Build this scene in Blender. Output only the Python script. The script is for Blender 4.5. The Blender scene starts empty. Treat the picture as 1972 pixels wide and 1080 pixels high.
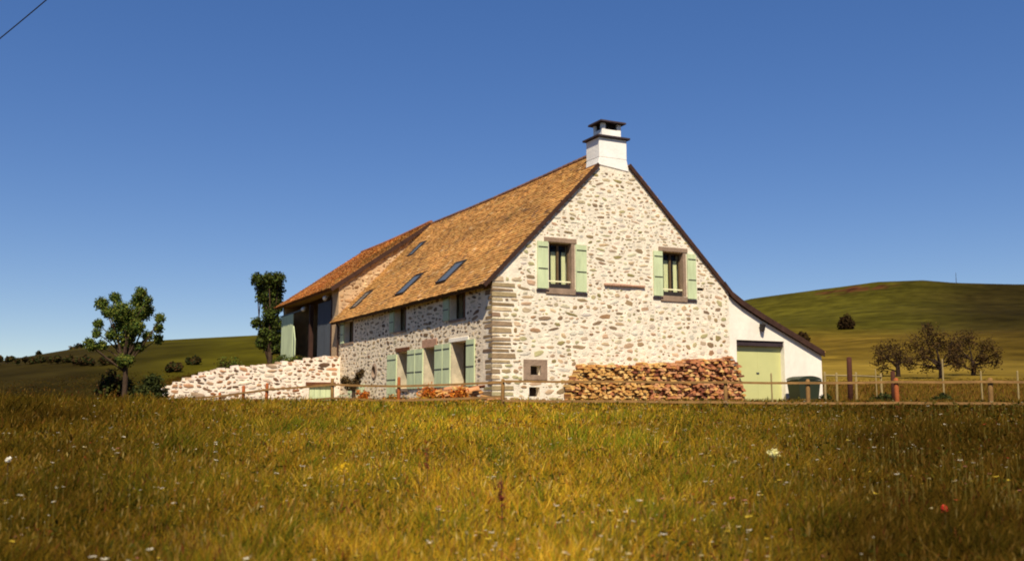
import bpy, math, random
import numpy as np
from mathutils import Vector, noise
random.seed(7); rng = np.random.default_rng(7)
S = bpy.context.scene; C = S.collection
R = math.radians
# ------------------------------------------------------------------ frames
PITCH = R(7.1627)
A = R(63.2)
U = Vector((math.sin(A), math.cos(A), 0)); V = Vector((-math.cos(A), math.sin(A), 0)); Z = Vector((0, 0, 1))
P0 = Vector((-0.68538, 33.99309, 0))          # near ground corner of the farmhouse
HROT = math.atan2(U.y, U.x)

# ------------------------------------------------------------------ materials
def lin(r, g, b):
    f = lambda c: ((c/255)/12.92 if c/255 <= .04045 else ((c/255+.055)/1.055)**2.4)
    return (f(r), f(g), f(b))
def material(name, col=None, rough=.85, scale=3., amt=.25, bump=.15, bscale=None, spec=.2, attr=False, dark=.6, metal=0, stretch=(1, 1, 1), trans=0):
    m = bpy.data.materials.new(name); m.use_nodes = True
    nt = m.node_tree; N = nt.nodes; L = nt.links
    b = N['Principled BSDF']; b.inputs['Roughness'].default_value = rough
    b.inputs['Specular IOR Level'].default_value = spec; b.inputs['Metallic'].default_value = metal
    tc = N.new('ShaderNodeTexCoord'); mp = N.new('ShaderNodeMapping'); mp.inputs['Scale'].default_value = stretch
    L.new(tc.outputs['Object'], mp.inputs['Vector'])
    n = N.new('ShaderNodeTexNoise'); n.inputs['Scale'].default_value = scale; n.inputs['Detail'].default_value = 6; n.inputs['Roughness'].default_value = .65
    L.new(mp.outputs[0], n.inputs['Vector'])
    mr = N.new('ShaderNodeMapRange'); mr.inputs['From Min'].default_value = .3; mr.inputs['From Max'].default_value = .7
    mr.inputs['To Min'].default_value = 1-amt; mr.inputs['To Max'].default_value = 1+amt*.6
    L.new(n.outputs['Fac'], mr.inputs['Value'])
    mx = N.new('ShaderNodeVectorMath'); mx.operation = 'SCALE'
    if attr:
        a = N.new('ShaderNodeAttribute'); a.attribute_name = 'Col'; L.new(a.outputs['Color'], mx.inputs[0])
    else:
        rgb = N.new('ShaderNodeRGB'); rgb.outputs[0].default_value = (*col, 1); L.new(rgb.outputs[0], mx.inputs[0])
    L.new(mr.outputs[0], mx.inputs['Scale']); L.new(mx.outputs[0], b.inputs['Base Color'])
    if bump:
        n2 = N.new('ShaderNodeTexNoise'); n2.inputs['Scale'].default_value = bscale or scale*6; n2.inputs['Detail'].default_value = 5
        L.new(mp.outputs[0], n2.inputs['Vector'])
        bp = N.new('ShaderNodeBump'); bp.inputs['Strength'].default_value = bump; bp.inputs['Distance'].default_value = .05
        L.new(n2.outputs['Fac'], bp.inputs['Height']); L.new(bp.outputs[0], b.inputs['Normal'])
    if trans:
        t = N.new('ShaderNodeBsdfTranslucent'); L.new(mx.outputs[0], t.inputs['Color'])
        ms = N.new('ShaderNodeMixShader'); ms.inputs[0].default_value = trans
        L.new(b.outputs[0], ms.inputs[1]); L.new(t.outputs[0], ms.inputs[2]); L.new(ms.outputs[0], N['Material Output'].inputs['Surface'])
    return m
M = {}
M['stone'] = material('stone_masonry', rough=.9, scale=2.6, amt=.24, bump=.5, bscale=16, attr=True)
M['tile'] = material('roof_tile', rough=.75, scale=.7, amt=.3, bump=.25, bscale=14, attr=True)
M['tilered'] = material('red_roof_tile', rough=.75, scale=.5, amt=.3, bump=.2, bscale=14, attr=True)
M['plaster'] = material('white_plaster', lin(238, 228, 208), scale=1.1, amt=.13, bump=.25, bscale=9, stretch=(1, 1, .5))
M['jamb'] = material('aged_limewash', lin(190, 176, 146), scale=2.5, amt=.3, bump=.2, bscale=9)
M['chim'] = material('chimney_plaster', lin(240, 234, 222), scale=2.2, amt=.1, bump=.2, bscale=12)
M['slate'] = material('dark_slate', lin(62, 50, 52), scale=4, amt=.4, bump=.3)
M['verge'] = material('verge_wood', lin(66, 44, 34), scale=3, amt=.4, bump=.3)
M['greenp'] = material('pale_green_paint', lin(196, 206, 160), rough=.6, scale=3, amt=.2, bump=.12, bscale=9, stretch=(1, 1, .25))
M['greeng'] = material('garage_green_paint', lin(196, 194, 130), rough=.55, scale=1.2, amt=.06, bump=.03)
M['iron'] = material('dark_iron', lin(52, 46, 42), rough=.5, scale=6, amt=.3, bump=.1)
M['lintel'] = material('lintel_stone', lin(150, 126, 104), scale=3, amt=.3, bump=.4)
M['pink'] = material('pink_stone', lin(182, 140, 112), scale=3, amt=.2, bump=.4)
M['brown'] = material('brown_wood', lin(108, 66, 38), scale=3, amt=.35, bump=.3)
M['frame'] = material('window_wood', lin(96, 78, 52), scale=4, amt=.2, bump=.1)
M['curtain'] = material('cream_curtain', lin(240, 232, 186), rough=.95, scale=5, amt=.1, bump=.2, stretch=(4, 4, .3))
M['dark'] = material('dark_interior', lin(40, 30, 24), scale=2, amt=.3, bump=.1)
M['log'] = material('split_wood', rough=.85, scale=5, amt=.3, bump=.4, bscale=22, attr=True)
M['rail'] = material('fence_wood', lin(142, 106, 60), scale=2.5, amt=.35, bump=.35, bscale=20)
M['postor'] = material('orange_post_wood', lin(156, 84, 42), scale=2.5, amt=.3, bump=.35, bscale=20)
M['postdk'] = material('dark_post_wood', lin(74, 42, 28), scale=2.5, amt=.35, bump=.4, bscale=20)
M['stake'] = material('weathered_stake', lin(150, 130, 86), scale=4, amt=.3, bump=.3)
M['bin'] = material('dark_green_plastic', lin(44, 50, 32), rough=.5, scale=2, amt=.15, bump=.03, spec=.4)
M['bark'] = material('bark', lin(74, 56, 40), scale=3, amt=.4, bump=.8, bscale=14, stretch=(1, 1, .3))
M['barkdk'] = material('dark_bark', lin(48, 34, 24), scale=3, amt=.4, bump=.8, bscale=14)
M['leaf'] = material('leaves', rough=.75, spec=.05, scale=.8, amt=.25, bump=0, attr=True, trans=.25)
M['grass'] = material('grass_blades', rough=.8, spec=.02, scale=.35, amt=.22, bump=0, attr=True, trans=.3)
M['ground'] = material('ground_soil', rough=1, spec=.01, scale=.5, amt=.35, bump=.6, bscale=5, attr=True)
M['hill'] = material('hill_turf', rough=1, spec=.01, scale=.16, amt=.5, bump=.5, bscale=1.2, attr=True)
M['petal'] = material('petals', rough=.7, scale=5, amt=.05, bump=0, attr=True, trans=.2)
M['steel'] = material('grey_steel', lin(120, 120, 120), rough=.4, scale=5, amt=.1, bump=.02, metal=.8)
M['board'] = material('blue_grey_boards', lin(84, 88, 92), scale=2, amt=.25, bump=.3, stretch=(3, 3, .3))
def glass():
    m = bpy.data.materials.new('window_glass'); m.use_nodes = True; nt = m.node_tree; N = nt.nodes; L = nt.links
    b = N['Principled BSDF']; b.inputs['Base Color'].default_value = (.03, .035, .04, 1); b.inputs['Roughness'].default_value = .06
    t = N.new('ShaderNodeBsdfTransparent'); t.inputs[0].default_value = (.97, 1, .97, 1)
    ms = N.new('ShaderNodeMixShader'); ms.inputs[0].default_value = .9
    L.new(b.outputs[0], ms.inputs[1]); L.new(t.outputs[0], ms.inputs[2]); L.new(ms.outputs[0], N['Material Output'].inputs['Surface'])
    return m
M['glass'] = glass()
def skyglass():
    m = bpy.data.materials.new('skylight_glass'); m.use_nodes = True
    b = m.node_tree.nodes['Principled BSDF']; b.inputs['Base Color'].default_value = (.09, .10, .10, 1); b.inputs['Roughness'].default_value = .3
    return m
M['skyglass'] = skyglass()

# ------------------------------------------------------------------ object helpers
def tag(o, label=None, cat=None, group=None, kind=None):
    if label: o['label'] = label
    if cat: o['category'] = cat
    if group: o['group'] = group
    if kind: o['kind'] = kind
    return o
def empty(name, loc, label, cat, group=None, rz=0):
    o = bpy.data.objects.new(name, None); C.objects.link(o); o.location = loc; o.rotation_euler = (0, 0, rz); o.empty_display_size = .3
    return tag(o, label, cat, group)
def set_cols(me, cols, counts):
    a = me.color_attributes.new('Col', 'FLOAT_COLOR', 'CORNER')
    c = np.ones((len(cols), 4), np.float32); c[:, :3] = cols
    a.data.foreach_set('color', np.repeat(c, counts, axis=0).ravel())
class MB:
    """collects polygons; verts in local coordinates"""
    def __init__(s): s.v = []; s.f = []; s.c = []; s.col = (.5, .5, .5)
    def add(s, vs, fs, col=None):
        o = len(s.v); s.v += [tuple(p) for p in vs]
        for f in fs: s.f.append(tuple(i+o for i in f)); s.c.append(col or s.col)
    def hexa(s, p, col=None):     # 8 points: bottom 4 ccw, top 4 ccw
        s.add(p, [(3, 2, 1, 0), (4, 5, 6, 7), (0, 1, 5, 4), (1, 2, 6, 5), (2, 3, 7, 6), (3, 0, 4, 7)], col)
    def box(s, x0, x1, y0, y1, z0, z1, col=None):
        s.hexa([(x0, y0, z0), (x1, y0, z0), (x1, y1, z0), (x0, y1, z0), (x0, y0, z1), (x1, y0, z1), (x1, y1, z1), (x0, y1, z1)], col)
    def tube(s, pts, rad, n=8, col=None, jag=0):
        pts = [Vector(p) for p in pts]; rings = []
        for i, p in enumerate(pts):
            d = (pts[min(i+1, len(pts)-1)]-pts[max(i-1, 0)]).normalized()
            a = d.cross(Vector((0, 0, 1)) if abs(d.z) < .9 else Vector((1, 0, 0))).normalized(); b = d.cross(a)
            r = rad[i] if isinstance(rad, (list, tuple)) else rad
            rings.append([p+(a*math.cos(k*2*math.pi/n)+b*math.sin(k*2*math.pi/n))*r*(1+random.uniform(-jag, jag)) for k in range(n)])
        vs = [q for rr in rings for q in rr]; fs = []
        for i in range(len(pts)-1):
            for k in range(n):
                fs.append((i*n+k, i*n+(k+1) % n, (i+1)*n+(k+1) % n, (i+1)*n+k))
        fs.append(tuple(range(n-1, -1, -1))); fs.append(tuple((len(pts)-1)*n+k for k in range(n)))
        s.add(vs, fs, col)
    def mesh(s, name, m, smooth=False):
        me = bpy.data.meshes.new(name); me.from_pydata(s.v, [], s.f); me.validate() if False else None
        cn = np.array([len(f) for f in s.f]); set_cols(me, np.array(s.c, np.float32), cn)
        me.materials.append(m)
        if smooth: me.polygons.foreach_set('use_smooth', [True]*len(s.f))
        me.update(); return me
    def build(s, name, m, parent=None, smooth=False, bevel=0):
        me = s.mesh(name, m, smooth); o = bpy.data.objects.new(name, me); C.objects.link(o); o.parent = parent
        if bevel:
            b = o.modifiers.new('bevel', 'BEVEL'); b.width = bevel; b.segments = 2; b.limit_method = 'ANGLE'
        return o
def npmesh(name, m, parts, parent=None):
    """parts: list of (verts (n,k,3), faces [[idx..]..] within k, cols (n,3))"""
    VV = []; LI = []; LS = []; CC = []; off = 0
    for vs, fs, cs in parts:
        n, k, _ = vs.shape; VV.append(vs.reshape(-1, 3)); base = (np.arange(n)*k+off)[:, None]
        for f in fs:
            LI.append((base+np.array(f)[None, :]).ravel()); LS.append(np.full(n, len(f))); CC.append(cs)
        off += n*k
    VV = np.concatenate(VV).astype(np.float32); LI = np.concatenate(LI).astype(np.int32); LS = np.concatenate(LS).astype(np.int32); CC = np.concatenate(CC)
    me = bpy.data.meshes.new(name); me.vertices.add(len(VV)); me.vertices.foreach_set('co', VV.ravel())
    me.loops.add(len(LI)); me.loops.foreach_set('vertex_index', LI)
    st = np.concatenate([[0], np.cumsum(LS)[:-1]]).astype(np.int32)
    me.polygons.add(len(LS)); me.polygons.foreach_set('loop_start', st); me.polygons.foreach_set('loop_total', LS)
    me.update(calc_edges=True); set_cols(me, CC, LS); me.materials.append(m)
    o = bpy.data.objects.new(name, me); C.objects.link(o); o.parent = parent
    return o
def jit(c, a): 
    k = 1+random.uniform(-a, a); return tuple(max(0, x*k*(1+random.uniform(-a*.25, a*.25))) for x in c)

# ------------------------------------------------------------------ terrain
def px2az(px): return math.atan2(px-986, 1885)
SK = [(-2600, 600), (-1500, 640), (-600, 690), (0, 712), (130, 695), (280, 681), (490, 668), (700, 655), (1300, 618), (1450, 581), (1520, 572), (1590, 564), (1700, 555), (1790, 556), (1850, 563), (1972, 571), (2300, 585), (3200, 620), (5000, 650)]
SKA = [px2az(a) for a, b in SK]; SKT = [(775-b)/1885 for a, b in SK]
def gz(x, y):
    r = math.hypot(x, y); az = math.atan2(x, y)
    if y < -.3*abs(x): 
        back = -1.6 - .02*r; 
        if r > 20: return back
    if r < 26: return -1.6+1.2*(r/26)
    t = np.interp(az, SKA, SKT)
    w = float(np.clip((az-px2az(600))/(px2az(1300)-px2az(600)), 0, 1)); w = w*w*(3-2*w)
    base = -.4+.33*min(1, (r-26)/5)
    rel = max(0, r-36)
    # left hillside
    rl = 170.; sl = min(1, max(0, (r-60)/(rl-60))); sl = sl**.9*(1.9-.9*sl) if sl < 1 else 1
    zl = t*rl*sl
    # right hillside
    rr = 400.
    zr = np.interp(r, [40, 70, 130, 220, 300, 360, 400, 440, 600, 3000], [0, 1.5, 5.2, 16, .62*t*rr, .89*t*rr, t*rr, t*rr*1.02, t*rr*.9, 0])
    zz = zl*(1-w)+zr*w
    if zl > 0 and r > rl: zz = zl*(1-w)*max(0, 1-(r-rl)/900)+zr*w
    nz = noise.noise(Vector((x*.02, y*.02, 3)))*min(1.2, max(0, r-45)*.012)
    return base+zz+nz
def terrain():
    azs = sorted(set([round(a, 4) for a in np.linspace(-math.pi, -.75, 40)]+[round(a, 4) for a in np.linspace(-.75, .75, 420)]+[round(a, 4) for a in np.linspace(.75, math.pi, 40)]))
    rs = [0.5]+list(np.geomspace(1.5, 60, 60))+list(np.geomspace(62, 460, 110))+list(np.geomspace(480, 3000, 16))
    na = len(azs)
    def col(x, y, r, az, z):
        n1 = noise.noise(Vector((x*.03, y*.03, 0))); n2 = noise.noise(Vector((x*.11, y*.11, 5))); n3 = noise.noise(Vector((x*.4, y*.4, 9)))
        px = 986+math.tan(max(-1.2, min(1.2, az)))*1885
        sm = lambda a, b, q: float(np.clip((q-a)/(b-a), 0, 1))
        if r < 31: return np.array(lin(84, 66, 20))*(1+.25*n2+.25*n3)
        rr = r*(1+.08*n1+.04*n2)
        c1 = np.array(lin(98, 70, 30)); c2 = np.array(lin(128, 104, 38)); c3 = np.array(lin(98, 78, 24)); c4 = np.array(lin(74, 68, 18)); c5 = np.array(lin(50, 40, 16))
        cr = c1+(c2-c1)*sm(62, 68, rr); cr = cr+(c3-cr)*sm(108, 124, rr)
        if 120 < rr < 215 and n1+n2*.5 > .05: cr = cr*1.25
        cr = cr+(c4-cr)*sm(185, 225, rr)
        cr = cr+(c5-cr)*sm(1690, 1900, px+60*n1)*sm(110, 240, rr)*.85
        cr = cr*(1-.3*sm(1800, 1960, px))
        if rr > 200: cr = cr*(1+.4*n1)
        if rr > 150 and 1560 < px < 1760:
            yy = 775-z/r*1885; q = n3*.8+n2*.7+.35-abs(px-1655)/75-abs(yy-(570-(px-1640)*.06))/9+1.1
            if q > .5: cr = cr+(np.array(lin(84, 50, 28))*(1-.5*(n3 > .2))-cr)*sm(.5, .9, q)
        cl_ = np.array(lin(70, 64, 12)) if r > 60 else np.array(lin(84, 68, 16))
        cl_ = cl_+(np.array(lin(48, 40, 14))-cl_)*(1-sm(150, 420, px+80*n1)); cl_ = cl_*(1+.4*n1)  # brown turf darkened at far left, a vignette put into its colour
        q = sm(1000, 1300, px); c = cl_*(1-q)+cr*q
        return c*(1+.25*n2+.25*n3)
    for nm, r0, r1, mt in (('ground', 0, 62, 'ground'), ('hills', 62, 9999, 'hill')):
        rl = [r for r in rs if r0 <= r <= r1+.01]
        if nm == 'ground': rl = [r for r in rs if r <= 62.01]
        vs = []; cs = []
        for r in rl:
            for a in azs:
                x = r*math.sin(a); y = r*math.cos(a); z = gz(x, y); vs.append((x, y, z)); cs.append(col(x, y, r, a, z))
        fs = []; fc = []
        if nm == 'ground':
            vs.append((0, 0, gz(0, 0.01))); cs.append(np.array(lin(92, 70, 22))); ci = len(vs)-1
            for k in range(na): fs.append((k, ci, (k+1) % na)); fc.append(cs[k])
        for i in range(len(rl)-1):
            for k in range(na-1):
                fs.append((i*na+k, i*na+k+1, (i+1)*na+k+1, (i+1)*na+k))
        me = bpy.data.meshes.new(nm); me.from_pydata(vs, [], fs)
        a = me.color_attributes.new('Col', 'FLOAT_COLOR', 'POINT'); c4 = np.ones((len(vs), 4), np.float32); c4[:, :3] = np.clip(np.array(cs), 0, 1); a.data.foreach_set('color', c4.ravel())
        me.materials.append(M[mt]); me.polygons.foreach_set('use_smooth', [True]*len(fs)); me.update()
        o = bpy.data.objects.new(nm, me); C.objects.link(o); o['kind'] = 'structure'
terrain()

# ------------------------------------------------------------------ walls with openings
def wall_prism(mb, profile, holes, thick, col, inner=None):
    """profile: list (s,top) ascending s; holes: (s0,s1,t0,t1); builds a wall in local x=s z=t, front at y=0, back at y=thick"""
    xs = sorted(set([p[0] for p in profile]+[h[0] for h in holes]+[h[1] for h in holes]))
    top = lambda s: float(np.interp(s, [p[0] for p in profile], [p[1] for p in profile]))
    for a, b in zip(xs[:-1], xs[1:]):
        if b-a < 1e-4: continue
        hh = sorted([h for h in holes if h[0] <= a+1e-5 and h[1] >= b-1e-5], key=lambda h: h[2])
        lo = -.6
        segs = []
        for h in hh: segs.append((lo, h[2], lo, h[2])); lo = h[3]
        segs.append((lo, top(a+1e-6), lo, top(b-1e-6)))
        for (a0, a1, b0, b1) in segs:
            mb.hexa([(a, 0, a0), (b, 0, b0), (b, thick, b0), (a, thick, a0), (a, 0, a1), (b, 0, b1), (b, thick, b1), (a, thick, a1)], col)
def blob(mb, s, t, w, h, relief, col, n=9, P=lambda s, t, d: (s, -d, t)):
    """a rounded stone lying in the wall face"""
    n = random.choice([5, 6, 7, 7, 8]); out = []; e = random.uniform(2.4, 6); ph = random.uniform(0, 6.28)
    rr = [random.uniform(.72, 1.1) for _ in range(n)]; sh = random.uniform(-.25, .25)
    for k in range(n):
        a = ph+(k+random.uniform(-.22, .22))*2*math.pi/n; ca, sa = math.cos(a), math.sin(a)
        q = (abs(ca)**e+abs(sa)**e)**(-1/e)*rr[k]
        out.append((ca*q*w/2+sa*sh*h, sa*q*h/2))
    vs = [P(s+x, t+y, -.012) for x, y in out]+[P(s+x*.86, t+y*.84, relief*random.uniform(.6, 1)) for x, y in out]+[P(s, t, relief*1.15)]
    fs = [(k, (k+1) % n, n+(k+1) % n, n+k) for k in range(n)]+[(n+k, n+(k+1) % n, 2*n) for k in range(n)]
    mb.add(vs, fs, col)
PAL_PALE = [lin(222, 210, 186), lin(214, 202, 178), lin(206, 196, 176), lin(224, 206, 180), lin(206, 194, 160)]
PAL_MID = [lin(192, 172, 138), lin(180, 160, 130), lin(194, 166, 128), lin(178, 166, 120), lin(188, 156, 124), lin(202, 174, 136), lin(180, 170, 124)]
PAL_DARK = [lin(154, 130, 96), lin(142, 120, 92), lin(162, 128, 92), lin(146, 132, 86), lin(130, 108, 82)]
def rubble(mb, s0, s1, t0, topf, holes, P, size, tries, weights, relief=.02, pals=(PAL_PALE, PAL_MID, PAL_DARK), gap=.03, rot=.16, tmax=10):
    """random rubble: stones of mixed size thrown on the wall face wherever they fit, large ones first"""
    grid = {}; cell = .45; put = []
    for rnd in range(3):
        for _ in range(tries):
            s = random.uniform(s0, s1); t = random.uniform(t0, tmax)
            if t > topf(s): continue
            wmin, wmax, hmin, hmax = size(s, t); k = (1.2, .7, .4)[rnd]
            w = (wmin+(wmax-wmin)*random.random()**1.5)*k; h = min(w*random.uniform(.5, 1), random.uniform(hmin, hmax)*k)
            if s-w/2 < s0 or s+w/2 > s1 or t+h/2 > min(topf(s-w/2), topf(s+w/2))+.02: continue
            if any(s+w/2 > a and s-w/2 < b and t+h/2 > c and t-h/2 < d for a, b, c, d in holes): continue
            gi, gj = int(s//cell), int(t//cell); ok = True
            for a in (-1, 0, 1):
                for b in (-1, 0, 1):
                    for (s2, t2, w2, h2) in grid.get((gi+a, gj+b), ()):
                        if abs(s-s2) < (w+w2)/2*.93+gap and abs(t-t2) < (h+h2)/2*.93+gap*.8: ok = False; break
                    if not ok: break
                if not ok: break
            if not ok: continue
            grid.setdefault((gi, gj), []).append((s, t, w, h)); put.append((s, t, w, h))
    for s, t, w, h in put:
        pal = random.choices(pals, weights(s, t))[0]; th = random.gauss(0, rot); ca, sa = math.cos(th), math.sin(th)
        PP = lambda x, y, d, s=s, t=t, ca=ca, sa=sa: P(s+(x-s)*ca-(y-t)*sa, t+(x-s)*sa+(y-t)*ca, d)
        blob(mb, s, t, w, h, random.uniform(.4, 1)*relief, jit(random.choice(pal), .13), 8, PP)

# ------------------------------------------------------------------ FARMHOUSE  (local: x = U, y = V, z = up)
house = empty('farmhouse', P0, 'long whitewashed rubble stone farmhouse with steep brown tiled roof, white chimney and green shutters', 'farmhouse', rz=HROT)
LEN = 18.6; W = 10.5; EV = 4.42; SL = 1.02; APX = 5.15
def gtop(s): return min(EV+SL*s, EV+SL*APX-(s-APX)*.985) if s > 0 else EV
gprof = [(0, EV), (APX, EV+SL*APX), (W, gtop(W))]
GH = [(2.27, 3.24, 4.13, 5.82), (7.32, 8.30, 4.10, 5.83), (1.50, 1.92, .98, 1.30), (1.45, 1.88, .22, .55), (8.95, 9.3, 4.38, 4.50)]
LH = [(2.35, 3.75, 3.15, 4.18), (8.6, 9.95, 3.1, 4.18), (16.0, 17.4, 3.0, 4.1), (2.2, 3.6, .62, 2.28), (5.25, 6.4, .6, 2.2), (8.3, 9.5, .6, 2.16), (12.45, 12.97, 1.17, 1.67)]
CREAM = lin(236, 222, 196); TAN = lin(240, 220, 188)
# gable wall
g = MB(); wall_prism(g, gprof, GH, .5, CREAM)
PG = lambda s, t, d: (s, -d, t)
avoid = [(a-.5 if i < 2 else a-.15, b+.62 if i < 2 else b+.15, c-.3, d+.22) for i, (a, b, c, d) in enumerate(GH[:2])]+[(1.2, 2.2, .75, 1.6), (1.4, 1.92, .2, .57), (8.9, 9.35, 4.33, 4.55), (4.55, 6.55, 4.3, 4.48), (4.3, 5.9, 8.7, 11)]
def gw(s, t):
    if s < .95 + .25*math.sin(t*7): return (1, 5, 5)
    if t > 6.2: return (3.5, 5, 1.6)
    if s > 9.4: return (2, 3, 3)
    if 5.5 < s < 8 and 2 < t < 4.4: return (6, 3, .8)
    return (3.2, 4, 2.2)
rubble(g, .98, W-.03, -.1, gtop, avoid, PG,
       lambda s, t: (.16, .42, .12, .26) if t < 4.3 and s > 5.5 else ((.16, .55, .08, .2) if t < 4.3 else (.13, .46, .06, .15)), 14000, gw, .02, gap=.024, rot=.12)
# quoins on the corner
t = -.1
while t < EV-.12:
    h = random.uniform(.1, .24); longg = random.random() < .5
    w1 = random.uniform(.55, .95) if longg else random.uniform(.25, .45)
    c = jit(random.choice([lin(160, 134, 98), lin(142, 116, 82), lin(170, 148, 108), lin(146, 122, 92), lin(168, 152, 112), lin(190, 168, 132), lin(204, 186, 150), lin(154, 126, 98)]), .12)
    z0, z1 = t+.02, t+h-.035
    e = .012; jx = random.uniform(-.0, .03)
    g.hexa([(-e-jx, -e-jx, z0), (w1, -e-.01, z0+random.uniform(0, .02)), (w1, .1, z0), (-e, .1, z0), (-e-jx, -e-jx, z1), (w1-.03, -e-.01, z1-random.uniform(0, .03)), (w1, .1, z1), (-e, .1, z1)], c)
    s = w1+.04
    while s < 1.0:
        w = random.uniform(.2, .5)
        if s+w < 1.25: blob(g, s+w/2, t+h/2, w-.05, h-.05, .02, jit(random.choice([lin(160, 134, 98), lin(142, 116, 82), lin(170, 148, 108), lin(128, 104, 76)]+PAL_MID), .12), 8, PG)
        s += w
    t += h
gable = g.build('gable_wall', M['stone'], house)
# back gable (simple, towards the barn) and right side wall
g = MB()
for a, b in zip(gprof[:-1], gprof[1:]):
    g.hexa([(a[0], LEN-.5, -.6), (b[0], LEN-.5, -.6), (b[0], LEN, -.6), (a[0], LEN, -.6), (a[0], LEN-.5, a[1]), (b[0], LEN-.5, b[1]), (b[0], LEN, b[1]), (a[0], LEN, a[1])], TAN)
g.box(W-.5, W, .5, LEN-.5, -.6, gtop(W)-.02, TAN)
g.box(.5, W-.5, .5, LEN-.5, -.3, -.1, lin(90, 70, 50)); g.box(.5, W-.5, .5, LEN-.5, 2.5, 2.7, lin(90, 70, 50))
g.build('back_wall', M['stone'], house)
# long front wall (faces -U): build in (s=V) and map
def toLong(mb):
    mb.v = [(y, x, z) for x, y, z in mb.v]; mb.f = [tuple(reversed(f)) for f in mb.f]
g = MB(); wall_prism(g, [(.5, EV), (LEN, EV)], LH, .5, TAN)
PL = lambda s, t, d: (s, -d, t)
avl = [(a-.12, b+.1, c-.15, d+.25) for a, b, c, d in LH[:3]]+[(a-.1, b+.1, c-.1, d+.3) for a, b, c, d in LH[3:6]]+[(12.3, 13.1, 1, 1.85)]
PALL = ([lin(206, 186, 152), lin(196, 176, 146), lin(188, 170, 136), lin(210, 186, 148)], [lin(160, 134, 102), lin(170, 142, 106), lin(150, 126, 96)], [lin(122, 96, 70), lin(110, 90, 68)])
rubble(g, .9, LEN-.05, -.1, lambda s: EV, avl, PL, lambda s, t: (.2, .6, .07, .17), 12000, lambda s, t: (4, 4, 3) if t > 2.6 or s < 2 else (6, 3, 1.3), .02, PALL, gap=.045, tmax=EV)
t = -.1
while t < EV-.15:
    h = random.uniform(.1, .24); w1 = random.choice([random.uniform(.5, .85), random.uniform(.25, .45)]); jx = random.uniform(.008, .03)
    c = jit(random.choice([lin(160, 134, 98), lin(142, 116, 82), lin(170, 148, 108), lin(128, 104, 76), lin(156, 140, 96)]), .12)
    g.hexa([(.02, -jx, t+.02), (w1, -.012, t+.02), (w1, .1, t+.02), (.02, .1, t+.02), (.02, -jx, t+h-.03), (w1-.03, -.012, t+h-.04), (w1, .1, t+h-.03), (.02, .1, t+h-.03)], c)
    t += h
toLong(g); g.build('front_wall', M['stone'], house)

# --- roof
def tiles(mb, v0, v1, L, P, exp=.17, tw=.22, cols=None, rag=0, lift=.032, skip=()):
    """P(v, l, d): point on the roof at distance l up the slope"""
    n = int(L/exp)
    for i in range(n+1):
        l0 = i*exp-.05; v = v0-random.uniform(0, tw)
        while v < v1:
            w = tw*random.uniform(.7, 1.3); a, b = max(v, v0-.02), min(v+w-.008, v1+.02+random.uniform(0, rag)); v += w
            if b-a < .03: continue
            if any(b > q[0] and a < q[1] and l0+exp > q[2] and l0 < q[3] for q in skip): continue
            la = l0+random.uniform(-.015, .015); lb = min(l0+exp*1.5, L); d0 = lift*random.uniform(.9, 1.7); d1 = .004
            if lb-la < .03: continue
            c = cols(a, l0)
            mb.add([P(a, la, 0), P(b, la, 0), P(a, la, d0), P(b, la+random.uniform(-.01, .01), d0), P(b, lb, d1), P(a, lb, d1)],
                   [(0, 1, 3, 2), (2, 3, 4, 5), (0, 2, 5), (1, 4, 3)], c)
OV = .38
RT = .10
cs45 = 1/math.hypot(1, SL)
RL = (APX+OV)/cs45      # rafter length
sag = lambda v: -.07*math.sin(math.pi*max(0, min(1, (v-1)/(LEN-1))))+.018*noise.noise(Vector((v*.9, 3, 1)))
PRl = lambda v, l, d: (-OV+l*cs45-d*SL*cs45, v, sag(v)*min(1, l/2)+EV-SL*OV+l*SL*cs45+RT+d*cs45)
TC = [lin(178, 126, 60), lin(170, 118, 54), lin(184, 132, 64), lin(162, 112, 52), lin(176, 120, 54), lin(156, 108, 52), lin(172, 126, 60)]
def tcol(v, l):
    n1 = noise.noise(Vector((v*.35, l*.5, 1))); 
    c = random.choice(TC)
    if random.random() < .04: c = lin(130, 92, 52)
    if random.random() < .02: c = lin(196, 152, 92)
    n2 = noise.noise(Vector((v*1.1, l*1.6, 8))); g = 1.24+.4*n1+.15*n2; return jit((c[0]*g*.97, c[1]*g*1.05, c[2]*g*1.35), .07)
sky = [(4.95, 6.0, .98, 2.3, 'skyglass'), (9.75, 10.85, .98, 2.35, 'skyglass'), (15.65, 16.4, 4.75, 5.85, 'skyglass'), (16.4, 17.3, .85, 2.15, 'skyglass')]
r = MB()
VF = -.07
def slab(mb, P, v0, v1, L, th, col):
    n = max(1, round((v1-v0)/.9))
    for k in range(n):
        a, b = v0+(v1-v0)*k/n, v0+(v1-v0)*(k+1)/n
        for l0, l1 in ((0, min(2, L*.5)), (min(2, L*.5), L)):
            mb.hexa([P(a, l0, -th), P(b, l0, -th), P(b, l1, -th), P(a, l1, -th), P(a, l0, 0), P(b, l0, 0), P(b, l1, 0), P(a, l1, 0)], col)
LCH = (4.38+OV)/cs45; LCR = (W+.1-5.82)/csr if False else None
slab(r, PRl, .96, LEN+.12, RL, RT, lin(110, 70, 36)); slab(r, PRl, VF, .955, LCH, RT, lin(110, 70, 36))
tiles(r, VF, LEN+.12, RL, PRl, cols=tcol, rag=0, skip=[(a-.02, b+.02, c-.02, d+.02) for a, b, c, d, _ in sky]+[(-1, .95, LCH-.17, 99)])
SR = .985; csr = 1/math.hypot(1, SR); RLr = (W+.1-APX)/csr
PRr = lambda v, l, d: (W+.1-l*csr+d*SR*csr, v, gtop(W)-.1*SR+l*SR*csr+RT+d*csr)
LCR = (W+.1-5.83)/csr
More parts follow.
